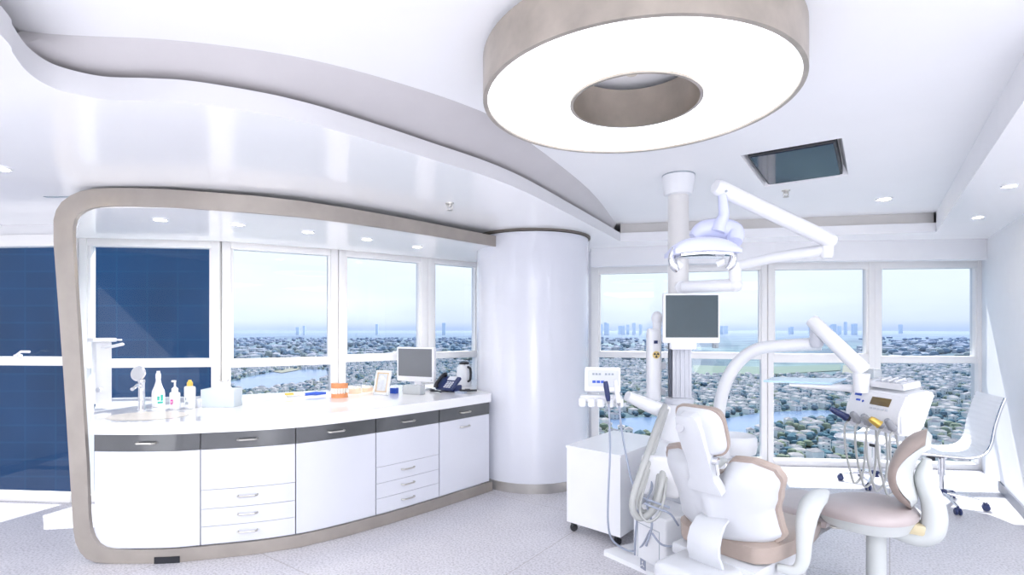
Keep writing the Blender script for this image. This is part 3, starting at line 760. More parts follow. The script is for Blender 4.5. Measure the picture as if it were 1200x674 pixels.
# X-ray head folded beside the post
c = P(767,470,3.86)
t = thing('xray_unit', 'white upright X-ray unit with round knob and yellow radiation sign left of the post', 'X-ray unit', (c.x, c.y, .97))
mb = MB(); mb.box((c.x-.005, 3.86, 1.235), (.098,.10,.53), 0, .035, seg=4); mb.build('body', 'white', t)
mb = MB(); k = P(770,378,3.86); mb.ell(k+V((0,0,.03)), (.040,.042,.052)); mb.lathe([(.03,-.05),(.034,-.01),(.03,.02)], k, 18); mb.build('knob', 'white', t)
for z in (1.23, 1.04): mb = MB(); mb.box((c.x+.055, 3.86, z), (.05,.03,.05), 0, .006); mb.build('mount', 'ribgrey', t)
mb = MB(); k = P(768.5,401,3.80); mb.box(k, (.026,.012,.022), 0, .002); mb.build('indicator', 'navy', t)
k = P(769,416,3.806)
Rx = Matrix.Rotation(PI/2, 3, 'X')
mb = MB(); mb.lathe([(.0,0),(.027,0),(.027,.004),(0,.004)], k, 28, Rx); sg = mb.build('radiation_sign', 'yellowsign', t)
mb = MB(); kk = k+V((0,-.0055,0))
mb.lathe([(0,0),(.0045,0)], kk, 12, Rx)
for j in range(3):
    a0 = PI/2+PI+j*2*PI/3-PI/6+PI/3*0
    for s in range(4):
        a, b = a0+s*PI/12, a0+(s+1)*PI/12
        mb.face([mb.bm.verts.new(kk+V((r*math.cos(g), 0, r*math.sin(g)))) for r, g in ((.007,a),(.02,a),(.02,b),(.007,b))])
mb.build('trefoil', 'black', sg, smooth=False)

# screen on the post
c = P(809.5,373,3.56)
t = thing('chairside_monitor', 'square chairside monitor with dark green screen mounted on the post', 'monitor', (c.x, c.y, c.z-.18))
rz = -.05
mb = MB(); mb.box(c, (.375,.04,.335), rz, .01); mb.build('casing', 'white', t)
mb = MB(); mb.box(c+V((0,-.021,.012)), (.345,.006,.283), rz); mb.build('screen', 'screen', t)
mb = MB(); mb.box(c+V((-.06,.10,-.02)), (.08,.18,.07), 0, .01); mb.box(c+V((-.05,.01,-.185)), (.17,.05,.05), 0, .006); mb.build('bracket', 'white', t)
mb = MB(); mb.lathe([(0,-.004),(.008,-.004),(.008,.004),(0,.004)], c+V((.165,-.021,-.185)), 10, Rx); mb.box(c+V((.165,0,-.182)), (.035,.03,.04), 0, .006); mb.build('button', 'greylab', t)

# operating light with arms
t = thing('operating_light', 'white operating light on a jointed arm hanging above the dental chair', 'dental light', P(824,300,2.95))
LW = 'lightwhite'
a0, a1 = P(800,337,3.72), P(862,334,3.52)
mb = MB(); mb.tube([a0, a1], .043, 14); mb.ell(a1, (.046,.046,.046)); mb.tube([V((PO.x,PO.y,a0.z)), a0], .05, 14); mb.build('lower_arm', 'white', t)
b1 = P(861,312,3.52)
mb = MB(); mb.tube([a1, b1], .04, 14); mb.lathe([(.045,-.03),(.045,.02),(.03,.03)], b1, 18); mb.build('elbow', 'white', t)
k1 = P(967,293,3.2)
mb = MB(); mb.tube([b1, P(905,302.5,3.38), k1], [.03,.034,.036], 14); mb.build('middle_arm', 'white', t)
mb = MB(); mb.lathe([(.026,-.055),(.036,-.04),(.036,.04),(.03,.055),(.018,.075)], P(969,292,3.19), 18); mb.build('knuckle', 'white', t)
u0, u1 = P(975,283,3.18), P(838,218,2.9)
mb = MB(); mb.tube([u1, u1.lerp(u0,.03), u1.lerp(u0,.97), u0], [.036,.044,.044,.038], 18); mb.build('spring_arm', 'white', t)
mb = MB(); k = P(848,226,2.885); mb.lathe([(0,-.003),(.007,-.003),(.007,.003),(0,.003)], k+V((0,-.035,0)), 10, Rx); mb.build('arm_screw', 'greylab', t)
mb = MB(); mb.tube([P(846,222,2.9), P(847.5,240,2.92), P(848,252,2.94), P(844,262,2.95), P(841,272,2.95)], [.022,.026,.03,.034,.04], 14, smooth=5); mb.build('drop_tube', LW, t)
# yoke behind the head
mb = MB()
mb.tube([P(813,279,3.0), P(824,270,3.0), P(845,268,3.0), P(860,272,2.98), P(861,284,2.94)], [.035,.055,.06,.055,.04], 14, smooth=5); mb.build('yoke', LW, t)
# shell
hc = P(823,297,2.86)
def head(s, tt, top):
    x = -.185+.37*s; y = (-.10+.20*tt)
    e = (1-abs(2*s-1)**3)*(1-abs(2*tt-1)**3)
    z = (.012+.062*e**.6+.012*math.sin(s*PI)) if top else (-.012-.012*e+.016*math.cos((s-.5)*PI))
    sl = .05*(s-.5)
    return hc+V((x, y+.06*(s-.5), z+sl*.3))
n = 18
mb = MB(); mb.slab([[head(i/n, j/n, True) for j in range(n+1)] for i in range(n+1)], [[head(i/n, j/n, False) for j in range(n+1)] for i in range(n+1)]); mb.build('lamp_shell', LW, t, angle=60)
mb = MB(); mb.slab([[head(.1+.8*i/8, .08+.8*j/8, False)+V((0,0,-.002)) for j in range(9)] for i in range(9)], [[head(.1+.8*i/8, .08+.8*j/8, False)+V((0,0,-.012)) for j in range(9)] for i in range(9)]); mb.build('reflector', 'chrome', t, angle=60)
for s in (0, 1):
    e = P(788,296,2.8) if s == 0 else P(857,294,2.82)
    mb = MB(); w = .018 if s == 0 else -.018
    mb.tube([e+V((w*.6,0,.02)), e+V((-w*.4,-.01,-.03)), e+V((w*.3,-.012,-.075)), e+V((w*1.3,-.005,-.098))], [.014,.019,.021,.014], 10, smooth=5); mb.build('grip', 'chrome', t)
    mb = MB(); mb.tube([e+V((w*1.2,.03,-.05)), e+V((w*3.2,.05,-.065))], .02, 10); mb.build('grip_joint', 'white', t)

# ------------------------------------------------------------------ assistant console at the left of the unit
t = thing('assistant_console', 'small white assistant console with tilted button panel on a left-reaching arm', 'dental console', P(707,478,3.5))
mb = MB(); mb.tube([P(780,483,3.66), P(755,473,3.6), P(735,464,3.55)], [.052,.046,.034], 14, smooth=4); mb.build('arm', 'white', t)
c = P(707,446,3.5); Rk = Matrix.Rotation(-.18, 3, 'Z') @ Matrix.Rotation(math.radians(-16), 3, 'X')
mb = MB(); mb.box(c+V((0,.03,0)), (.235,.07,.165), rot=Rk, bev=.012); mb.build('control_box', 'white', t)
mb = MB(); mb.box(c+Rk@V((-.0,-.006,.012))+V((0,.0,0)), (.20,.012,.11), rot=Rk, bev=.004); fp = mb.build('button_panel', 'ribgrey', t)
mb = MB()
for i in range(3): mb.box(c+Rk@V((-.06+.028*i,-.014,-.012)), (.022,.004,.016), rot=Rk)
mb.build('blue_button', 'blue', fp)
mb = MB()
for i in range(6): mb.box(c+Rk@V((-.065+.021*i+(.02 if i > 2 else 0),-.014,.04)), (.014,.004,.012), rot=Rk)
mb.build('grey_button', 'greylab', fp)
hb = P(705,468,3.46)
mb = MB(); mb.box(hb+V((0,.03,0)), (.28,.09,.05), -.18, .02, seg=3)
for i in range(5):
    q = hb+Matrix.Rotation(-.18,3,'Z')@V((-.125+.06*i,-.03,-.012)); mb.lathe([(.017,-.035),(.024,-.028),(.024,.018),(.016,.024)], q, 14)
mb.build('instrument_holder', 'white', t)
def handpiece(a, b, rad, m, lab, hosep, hm='bluehose', cap=None):
    t = thing('handpiece', lab, 'dental handpiece', b)
    mb = MB(); mb.tube([a, a.lerp(b,.25), a.lerp(b,.8), b], rad, 12); mb.build('grip', m, t)
    mb = MB(); d = (b-a).normalized(); mb.tube([b, b+d*.02], [rad[-1]*.9, rad[-1]*.6], 10); mb.build('coupling', cap or 'graytool', t)
    mb = MB(); mb.tube([b+d*.018]+hosep, .0065, 8, smooth=6); mb.build('hose', hm, t)
handpiece(P(709.5,447,3.37), P(713,470,3.37), [.014,.017,.016,.012], 'navy', 'navy blue handpiece standing in the assistant console',
   [P(714,490,3.38), P(715,530,3.4), P(713,575,3.4), P(712.5,610,3.42), P(716,630,3.45), P(727,641,3.47), P(741,646,3.45), P(752,640,3.36), P(762,622,3.2)])
handpiece(P(721,446,3.37), P(725,472,3.37), [.010,.013,.018,.014], 'white', 'white slim handpiece right of the navy one in the assistant console',
   [P(728,500,3.38), P(734,535,3.38), P(741,566,3.3), P(752,582,3.2), P(768,589,3.12), P(785,595,3.08)], 'bluehose')

# ------------------------------------------------------------------ delivery console with arch arm
KO = V((2.165,3.195,0)); KR = math.radians(8)
t = thing('delivery_console', 'white dentist instrument console with brown display on a big arched arm', 'dental console', (KO.x, KO.y, .88), KR)
Kw = lambda x, y, z: V((KO.x, KO.y, 0))+Matrix.Rotation(KR,3,'Z')@V((x,y,z))
mb = MB(); pts = [P(843,548,3.95), P(842,510,3.94), P(843,480,3.92), P(850,450,3.9), P(865,425,3.85), P(888,409,3.78), P(925,405,3.66), P(962,403,3.55)]
mb.tube(pts, .044, 16, smooth=6); mb.build('arch_arm', 'white', t)
mb = MB(); mb.lathe([(.03,-.02),(.042,0),(.042,.10),(.03,.13)], P(957,404,3.53), 18); mb.build('pivot', 'ribgrey', t)
s0, s1 = P(950,374,3.5), P(1013,436,3.3)
mb = MB(); mb.tube([s0, s0.lerp(s1,.03), s0.lerp(s1,.96), s1], [.034,.043,.05,.04], 18); mb.build('spring_arm', 'white', t)
mb = MB(); mb.tube([s1+V((-.02,0,-.01)), V((s1.x-.02, s1.y, 1.10))], [.05,.04], 16); mb.build('drop_post', 'white', t)
# body profile swept along its width
prof = [(0,.89),(.0,1.0),(.055,1.118),(.21,1.145),(.235,1.12),(.16,.93),(.10,.885)]
mb = MB(); wl = .205
mb.prism([Kw(x, -wl, z) for x, z in prof], Matrix.Rotation(KR,3,'Z')@V((0,2*wl,0)))
bmesh.ops.bevel(mb.bm, geom=list(mb.bm.edges), offset=.012, segments=2, affect='EDGES'); mb.build('body', 'white', t)
nx = math.atan2(.118,.055)
Rk = Matrix.Rotation(KR,3,'Z') @ Matrix.Rotation(-(PI/2-(PI/2-math.atan2(.055,.118))+0)+0, 3, 'Y')
Rp_ = Matrix.Rotation(KR,3,'Z') @ Matrix.Rotation(math.atan2(.055,.118), 3, 'Y')
def pan(y, s, h, off=.004): # point on tilted panel: s 0..1 up the panel
    x = .055*s; z = 1.0+.118*s; n_ = V((-.118,0,.055)).normalized()*off
    return Kw(x+n_.x, y, z+n_.z)
mb = MB(); mb.box(pan(-.045,.52,0), (.006,.135,.05), rot=Rp_, bev=.002); mb.build('display', 'lcd', t)
mb = MB()
for i in range(5): mb.box(pan(.005-.028*i,.16,0), (.006,.018,.012), rot=Rp_, bev=.002)
mb.build('key', 'ribgrey', t)
mb = MB(); mb.box(pan(.135,.72,0,.003), (.004,.05,.014), rot=Rp_); mb.box(pan(.12,.45,0,.003), (.004,.03,.012), rot=Rp_); mb.lathe([(0,0),(.008,0)], pan(.08,.42,0,.004), 10, Rp_@Matrix.Rotation(-PI/2,3,'Y')); mb.build('brand_mark', 'blue', t)
mb = MB(); mb.box(Kw(-.012,.0,.93), (.05,.38,.014), KR, .006)
mb.build('instrument_rack', 'ribgrey', t)
# blue tray reaching left
mb = MB(); ta = [P(894,449,3.6), P(975,457,3.42), P(992,446,3.75), P(905,443,3.85)]
ta = [V((p.x,p.y,1.135)) for p in ta]; mb.prism(ta, .012); bmesh.ops.bevel(mb.bm, geom=list(mb.bm.edges), offset=.004, segments=2, affect='EDGES'); mb.build('side_tray', 'tray', t)
mb = MB(); mb.tube([V((1.86,3.55,1.122)), V((2.16,3.42,1.115)), Kw(.1,.1,1.11)], [.012,.024,.03], 10); mb.build('tray_arm', 'white', t)
# dark rod
mb = MB(); mb.tube([P(1078,512,3.05), P(1079,486,3.05)], .005, 8); mb.tube([Kw(.12,-.17,.92), P(1078,508,3.05)], .006, 6); mb.build('hook_rod', 'steel', t)
names = [('navy', 'navy and black handpiece leftmost on the delivery console, pointing up left', 'black'), ('graytool', 'grey handpiece second from the left on the delivery console', None),
         ('graytool', 'grey handpiece in the middle of the delivery console rack', None), ('gold', 'golden-yellow handpiece on the delivery console', None), ('graytool', 'grey handpiece nearest the stool on the delivery console', None)]
for i, ((m, lab, cap), px) in enumerate(zip(names, [(996,494),(1010,494),(1024,494),(1037,498),(1051,504)])):
    b = Kw(-.045, .135-.084*i, .94)
    if i == 0: a = b+V((-.09,.02,.055))
    elif i == 3: a = b+V((-.045,.02,.035))
    else: a = b+V((-.035,-.005,.045))
    top = b+V((0,0,.0))
    h0 = b+V((-.012,0,-.06)); dx = .02*i
    handpiece(a, b, [.014,.02,.022,.026], m, lab, [h0, b+V((.0,.01,-.2)), b+V((.035,.02,-.34)), b+V((.07,.03,-.42)), b+V((.12,.03,-.36)), b+V((.13,.02,-.2)), Kw(.10,.14-.07*i,.89)], 'greyhose', cap or 'graytool')
# instrument dish on top
c = Kw(.13,-.02,1.145)
t = thing('instrument_dish', 'white dish of instruments on top of the delivery console', 'tray', c, KR)
R8 = Matrix.Rotation(math.atan2(-.027,.155),3,'Y')
mb = MB(); mb.box((0,0,.014), (.12,.27,.02), rot=R8, bev=.006)
for x in (-.056,.056): mb.box(R8@V((x,0,.03)), (.008,.27,.022), rot=R8)
for y in (-.131,.131): mb.box(R8@V((0,y,.03)), (.12,.008,.022), rot=R8)
mb.build('dish', 'white', t, local=True)
mb = MB()
for i in range(5): mb.box(R8@V((.0,-.1+.05*i,.034)), (.09,.03,.022), rot=R8, bev=.006)
mb.build('insert', 'ribgrey', t, local=True)
mb = MB()
for i in range(3): mb.tube([R8@V((-.045,-.08+.05*i,.05)), R8@V((.045,-.05+.05*i,.05))], .006, 6)
mb.build('probe', 'white', t, local=True)
mb = MB(); q = Kw(.16,.16,1.15); mb.box(q+V((0,0,.045)), (.06,.08,.09), KR, .006); tag(mb.build('glove_carton', 'clear', origin=q), 'small clear upright box behind the drop post on the delivery console', 'box')

# ------------------------------------------------------------------ dental chair
DC = V((1.08,2.70,0))
t = thing('dental_chair', 'white-shelled dental chair with taupe upholstery seen from behind', 'dental chair', DC, HA)
CH = t
bvec = V((-.15,0,.42)); nf = V((.94,0,.336))
def interp(tab, x):
    for (a, b), (c, d) in zip(tab, tab[1:]):
        if a <= x <= c:
            k = (x-a)/(c-a); k = k*k*(3-2*k); return b+(d-b)*k
    return tab[-1][1]
WT = [(0,.17),(.06,.235),(.15,.272),(.30,.265),(.45,.262),(.62,.285),(.80,.305),(.92,.285),(1,.20)]
def backp(s, tt, sc=1.):
    T = 1.-.20*math.exp(-(s/.40)**4)
    t2 = tt*T
    w = interp(WT, tt)*sc
    base = V((.03,0,.44))+bvec*(.5+(t2-.5)*(1+(sc-1)*1.3))
    v = s*w
    return base+nf*(.55*v*v)+V((0,v,0)), v, t2
def back_grid(sc, off, n=22, m=24):
    g = []
    for i in range(n+1):
        s = -1+2*i/n; row = []
        for j in range(m+1):
            tt = j/m; p, v, t2 = backp(s, tt, sc); row.append(p+nf*off(s, tt))
        g.append(row)
    return g
edge = lambda s, t: ((1-abs(s)**4)*(1-abs(2*t-1)**6))
mb = MB(); mb.slab(back_grid(1.0, lambda s, t: .0), back_grid(.97, lambda s, t: -.02-.075*edge(s, t)**.7*(1-.25*abs(s)**1.2)-.02*math.exp(-(s/.12)**2)*edge(s,t)))
mb.build('back_shell', 'shell', t, local=True, angle=50)
mb = MB(); mb.slab(back_grid(1.06, lambda s, t: .03), back_grid(1.045, lambda s, t: .0)); 
mb.slab(back_grid(1.04, lambda s, t: .028+.035*edge(s, t)**.5), back_grid(1.04, lambda s, t: .015))
mb.build('back_cushion', 'beige', t, local=True, angle=60)
# headrest
hcn = V((-.245,-.018,1.01)); hb_ = V((-.16,0,.42)).normalized(); hn = V((hb_.z,0,-hb_.x))
def headg(sc, off, n=16):
    g = []
    for i in range(n+1):
        s = -1+2*i/n; row = []
        for j in range(n+1):
            q = -1+2*j/n
            v = .125*sc*s*math.sqrt(max(0,1-.32*q**4)); zz = .125*sc*q*math.sqrt(max(0,1-.32*s**4))
            row.append(hcn+V((0,v,0))+hb_*zz+hn*(1.1*v*v+off(s,q)))
        g.append(row)
    return g
e2_ = lambda s, q: (1-s**4)*(1-q**4)
mb = MB(); mb.slab(headg(.98, lambda s, q: 0), headg(.93, lambda s, q: -.018-.03*e2_(s,q)**.6)); mb.build('headrest_shell', 'shell', t, local=True, angle=50)
mb = MB(); mb.slab(headg(1.03, lambda s, q: .02+.045*e2_(s,q)**.5), headg(1.05, lambda s, q: .0)); mb.build('headrest_cushion', 'beige', t, local=True, angle=60)
mb = MB(); a = V((-.035,0,.66)); b = V((-.275,0,1.06))
def strip(pts, th): 
    f = [[p+V((0,-w,0)), p+V((0,-w*.5,0))-hn*.006, p+V((0,w*.5,0))-hn*.006, p+V((0,w,0))] for p, w in pts]
    k = [[q+hn*th for q in r] for r in f]; return f, k
f, k = strip([(p+V((-.022,-.012,-.01)), w) for p, w in [(V((-.17,0,.715)),.09),(V((-.182,0,.74)),.085),(V((-.195,0,.78)),.066),(V((-.225,0,.86)),.06),(V((-.262,0,.93)),.064),(V((-.303,0,1.02)),.064),(V((-.33,0,1.085)),.056),(V((-.336,0,1.10)),.035)]], .05)
mb.slab(f, k); mb.build('headrest_bracket', 'shell', t, local=True, angle=40)
mb = MB(); mb.lathe([(0,-.02),(.018,-.018),(.022,0),(.018,.03),(0,.034)], (-.22,-.07,.875), 14, Matrix.Rotation(PI/2,3,'X')); mb.tube([(-.22,-.09,.875),(-.22,-.10,.81)], .009, 8); mb.build('adjuster_lever', 'chrome', t, local=True); mb = MB(); mb.lathe([(0,-.004),(.022,-.004),(.022,.004),(0,.004)], V((-.345,.02,1.03)), 16, Matrix.Rotation(math.radians(-70),3,'Y')); mb.build('adjuster_knob', 'chrome', t, local=True)
# seat and leg rest
def cush(x0, x1, wf, zf, th, n=18, m=14, pw=4):
    top, bot = [], []
    for i in range(n+1):
        s = i/n; x = x0+(x1-x0)*s; rt, rb = [], []
        for j in range(m+1):
            q = -1+2*j/m; w = wf(s); e = (1-abs(q)**pw)**.5*(1-abs(2*s-1)**(pw*2))**.5
            y = q*w; z = zf(s)+.25*y*y
            rt.append(V((x, y, z-.028+.028*e))); rb.append(V((x, y*.97, z-th)))
        top.append(rt); bot.append(rb)
    return top, bot
mb = MB(); mb.slab(*cush(-.06,.62, lambda s: .25+.03*math.sin(s*PI)-.035*s*s-.05*max(0,(.12-s)/.12)**2, lambda s: .475-.025*s*s, .105)); mb.build('seat_cushion', 'beige', t, local=True, angle=60)
mb = MB(); mb.slab(*cush(.62,1.24, lambda s: .245-.05*s-.10*max(0,(s-.85)/.15)**2, lambda s: .455-.03*s, .065)); mb.build('leg_rest', 'lilac', t, local=True, angle=60)
mb = MB(); mb.slab(*cush(.55,1.20, lambda s: .225-.045*s, lambda s: .388-.02*s, .035)); mb.build('leg_rest_shell', 'shell', t, local=True, angle=60)
mb = MB(); mb.box((.2,0,.255), (.62,.40,.225), bev=.05, seg=4); mb.box((.05,0,.34), (.34,.46,.06), bev=.02); mb.build('lift_body', 'shell', t, local=True)
mb = MB(); mb.box((.14,0,.075), (.60,.44,.09), bev=.03, seg=3); mb.box((-.22,.0,.26), (.30,.34,.20), bev=.05, seg=4); mb.build('chair_base', 'shell', t, local=True)
for sgn, nm in ((-1,'armrest'),(1,'armrest')):
    mb = MB()
    mb.tube([(x+(.07 if sgn < 0 else .27), y, z) for x, y, z in [(.0,sgn*.24,.345),(.02,sgn*.31,.35),(.035,sgn*.34,.40),(.04,sgn*.345,.50),(.06,sgn*.345,.59),(.12,sgn*.34,.645),(.22,sgn*.335,.668),(.32,sgn*.33,.672)]], [.020,.025,.030,.036,.046,.050,.044,.018], 14, smooth=5, flat=.8)
    mb.build(nm, 'palegrey', t, local=True)
# rear hinge cover
mb = MB(); f, k = [], []
for (x, z, w) in ((-.10,.575,.07),(-.16,.56,.075),(-.205,.52,.08),(-.225,.47,.082),(-.225,.42,.083),(-.205,.38,.086),(-.195,.345,.092),(-.215,.332,.097)):
    f.append([V((x-.004*(2-abs(q-2)), -.02+w*(q-2)/2, z)) for q in range(5)]); k.append([V((x+.022, -.02+w*(q-2)/2, z-.006)) for q in range(5)])
mb.slab(f, k); mb.build('hinge_cover', 'shell', t, local=True, angle=50)
mb = MB(); mb.tube([(-.218,-.115,.329),(-.222,-.02,.328),(-.218,.075,.329)], .006, 6); mb.build('cover_seal', 'black', t, local=True)
# floor cord and pedal by the chair
a = [G(918,690), G(932,668,.01), G(945,645,.01), G(958,625,.01), G(968,612,.01)]
mb = MB(); mb.tube([p+V((0,0,.0)) if i else V((p.x,p.y,.01)) for i, p in enumerate(a)], .006, 8, smooth=5); 
t = thing('foot_control', 'black foot control with thin grey cable on the floor behind the dental chair', 'foot pedal', G(926,676))
mb.build('cable', 'greyhose', t)
c = G(926,678,.0); mb = MB(); mb.box(c+V((0,0,.022)), (.14,.10,.04), .7, .015, seg=3); mb.build('pedal', 'black', t)

# ------------------------------------------------------------------ dentist stool
t = thing('dentist_stool', 'white dentist stool with pale taupe saddle seat and curved backrest', 'stool', (1.91,2.775,0), math.radians(140))
def seatg(z_of, sc, n=20, ring=None):
    g = []
    for i in range(n+1):
        s = -1+2*i/n; row = []
        for j in range(n+1):
            q = -1+2*j/n
            x = s*math.sqrt(1-.5*q*q); y = q*math.sqrt(1-.5*s*s)
            w = .235*(1-.14*x); r2 = min(1, x*x+y*y)
            row.append(V((x*.235*sc+.05, y*w*sc, z_of(x, y, r2))))
        g.append(row)
    return g
top = lambda x, y, r2: .545+.05*math.sqrt(max(0,1-r2**2.2))-.012*x+.012*(1-y*y)*0-.014*max(0,x)**2
mb = MB(); mb.slab(seatg(top, 1.), seatg(lambda x, y, r2: .527-.012*x-.014*max(0,x)**2, .985)); mb.build('seat', 'lilac', t, local=True, angle=60)
mb = MB(); mb.slab(seatg(lambda x, y, r2: .528-.012*x-.014*max(0,x)**2, .97), seatg(lambda x, y, r2: .468-.006*x, .84)); mb.build('seat_shell', 'palegrey', t, local=True, angle=50)
mb = MB(); mb.lathe([(.06,.455),(.06,.47)], (0,0,0), 20); mb.lathe([(.045,.20),(.045,.46)], (0,0,0), 24); mb.lathe([(.030,.08),(.030,.2)], (0,0,0), 20); mb.build('gas_column', 'palegrey', t, local=True)
mb = MB(); mb.tube([(.06,.05,.455),(.14,.10,.45),(.17,.12,.452)], .009, 8, smooth=4); mb.ell((.175,.123,.452), (.02,.014,.009)); mb.build('lever', 'steel', t, local=True)
# backrest
def bk(sc, off, n=16):
    g = []
    for i in range(n+1):
        s = -1+2*i/n; row = []
        for j in range(n+1):
            q = -1+2*j/n
            y = .175*sc*s*math.sqrt(max(0,1-.49*q*q)); z = .20*sc*q*math.sqrt(max(0,1-.49*s*s))
            cx = -.095-.075*q*q-.03*q+.25*y*y
            row.append(V((cx-off(s,q), y, .795+z)))
        g.append(row)
    return g
mb = MB(); mb.slab(bk(1., lambda s, q: -.035*e2_(s,q)**.5), bk(1.02, lambda s, q: .012)); mb.build('back_cushion', 'rim', t, local=True, angle=60)
mb = MB(); mb.slab(bk(.98, lambda s, q: .012), bk(.86, lambda s, q: .03+.035*e2_(s,q)**.7)); mb.build('back_shell', 'palegrey', t, local=True, angle=50)
mb = MB(); mb.tube([(-.05,0,.47),(-.12,0,.455),(-.18,0,.455),(-.225,0,.49),(-.24,0,.56),(-.23,0,.65),(-.20,0,.75),(-.21,0,.85)], [.04,.045,.05,.055,.055,.05,.045,.02], 14, smooth=5, flat=1.15); mb.build('back_arm', 'palegrey', t, local=True)
mb = MB(); mb.box((-.165,0,.50), (.09,.12,.055), bev=.015); mb.build('tilt_block', mat('cream plastic', (.62,.54,.36), .4, noise=.05), t, local=True)
def star(t, n, r, m, hubz, footz, cast_m, w=.03, rot=0., ballz=.03):
    for k in range(n):
        a = rot+k/n*2*PI; d = V((math.cos(a), math.sin(a), 0))
        mb = MB(); mb.tube([d*.02+V((0,0,hubz)), d*(r*.55)+V((0,0,(hubz+footz)/2+.006)), d*r+V((0,0,footz))], [w, w*.8, w*.55], 10, smooth=4, flat=1.1); mb.build('leg', m, t, local=True)
        mb = MB(); q = d*r; tn = V((-d.y, d.x, 0)); Rw = Matrix((tn, d, V((0,0,1)))).transposed() @ Matrix.Rotation(PI/2,3,'Y')
        for sg in (-1,1): mb.lathe([(0,-.009),(.022,-.009),(.027,-.005),(.027,.005),(.022,.009),(0,.009)], q+tn*sg*.014+V((0,0,.0275)), 14, Rw)
        mb.tube([q+V((0,0,.03)), q+V((0,0,footz))], .010, 8); mb.box(q+V((0,0,.05)), (.04,.034,.016), a, .005); mb.build('castor', cast_m, t, local=True)
star(t, 5, .26, 'palegrey', .095, .075, 'black', .032, rot=math.radians(-40))
mb = MB(); mb.lathe([(.055,.06),(.06,.07),(.06,.11),(.035,.13)], (0,0,0), 22); mb.build('hub', 'palegrey', t, local=True)

# ------------------------------------------------------------------ white ribbed task chairs
def task_chair(loc, rz, lab):
    t = thing('task_chair', lab, 'office chair', loc, rz, group='white ribbed task chairs by the window')
    prof = smooth_path([V((.25,0,.44)), V((.22,0,.462)), V((.12,0,.462)), V((-.02,0,.455)), V((-.13,0,.462)), V((-.205,0,.50)), V((-.245,0,.58)), V((-.27,0,.72)), V((-.305,0,.86)), V((-.335,0,.95))], 9)
    f, k = [], []
    for i, p in enumerate(prof):
        tn = (prof[min(i+1,len(prof)-1)]-prof[max(i-1,0)]).normalized(); nr = V((tn.z,0,-tn.x))
        if nr.z < 0 and i < 30: nr = -nr
        b = .004*abs(math.sin(i*PI/3))
        ys = [-.225,-.2,-.1,0,.1,.2,.225]
        f.append([p+V((0,y,0))+nr*(.008+b) for y in ys]); k.append([p+V((0,y,0))-nr*.010 for y in ys])
    mb = MB(); mb.slab(f, k); mb.build('sling', 'white', t, local=True, angle=70)
    for y in (-.232,.232):
        mb = MB(); mb.tube([p+V((0,y,-.004)) for p in prof], .011, 8); mb.build('side_rail', 'chrome', t, local=True)
    mb = MB(); mb.tube([(-.285,-.232,.80),(-.30,-.1,.80),(-.30,.1,.80),(-.285,.232,.80)], .009, 8); mb.tube([(.05,-.23,.445),(.05,.23,.445)], .012, 8); mb.tube([(-.1,-.23,.45),(-.1,.23,.45)], .012, 8); mb.build('cross_bar', 'chrome', t, local=True)
    mb = MB(); mb.box((.0,0,.424), (.22,.15,.035), bev=.01); mb.box((.09,.04,.40), (.05,.06,.05), bev=.01); mb.build('tilt_mechanism', 'black', t, local=True)
    mb = MB(); mb.lathe([(.016,.11),(.016,.27)], (0,0,0), 16); mb.lathe([(.026,.25),(.026,.41)], (0,0,0), 18); mb.build('gas_column', 'chrome', t, local=True)
    mb = MB(); mb.lathe([(.035,.075),(.04,.085),(.04,.12),(.025,.13)], (0,0,0), 18); mb.build('hub', 'navy', t, local=True)
    star(t, 5, .285, 'chrome', .10, .068, 'navy', .017, rot=math.radians(20))
    return t
ch = task_chair((3.67,4.52,0), math.radians(160), 'white ribbed task chair on chrome base against the right wall')
copy_tree(ch, (3.50,5.10,0), math.radians(205), 'white task chair half hidden behind the delivery console')

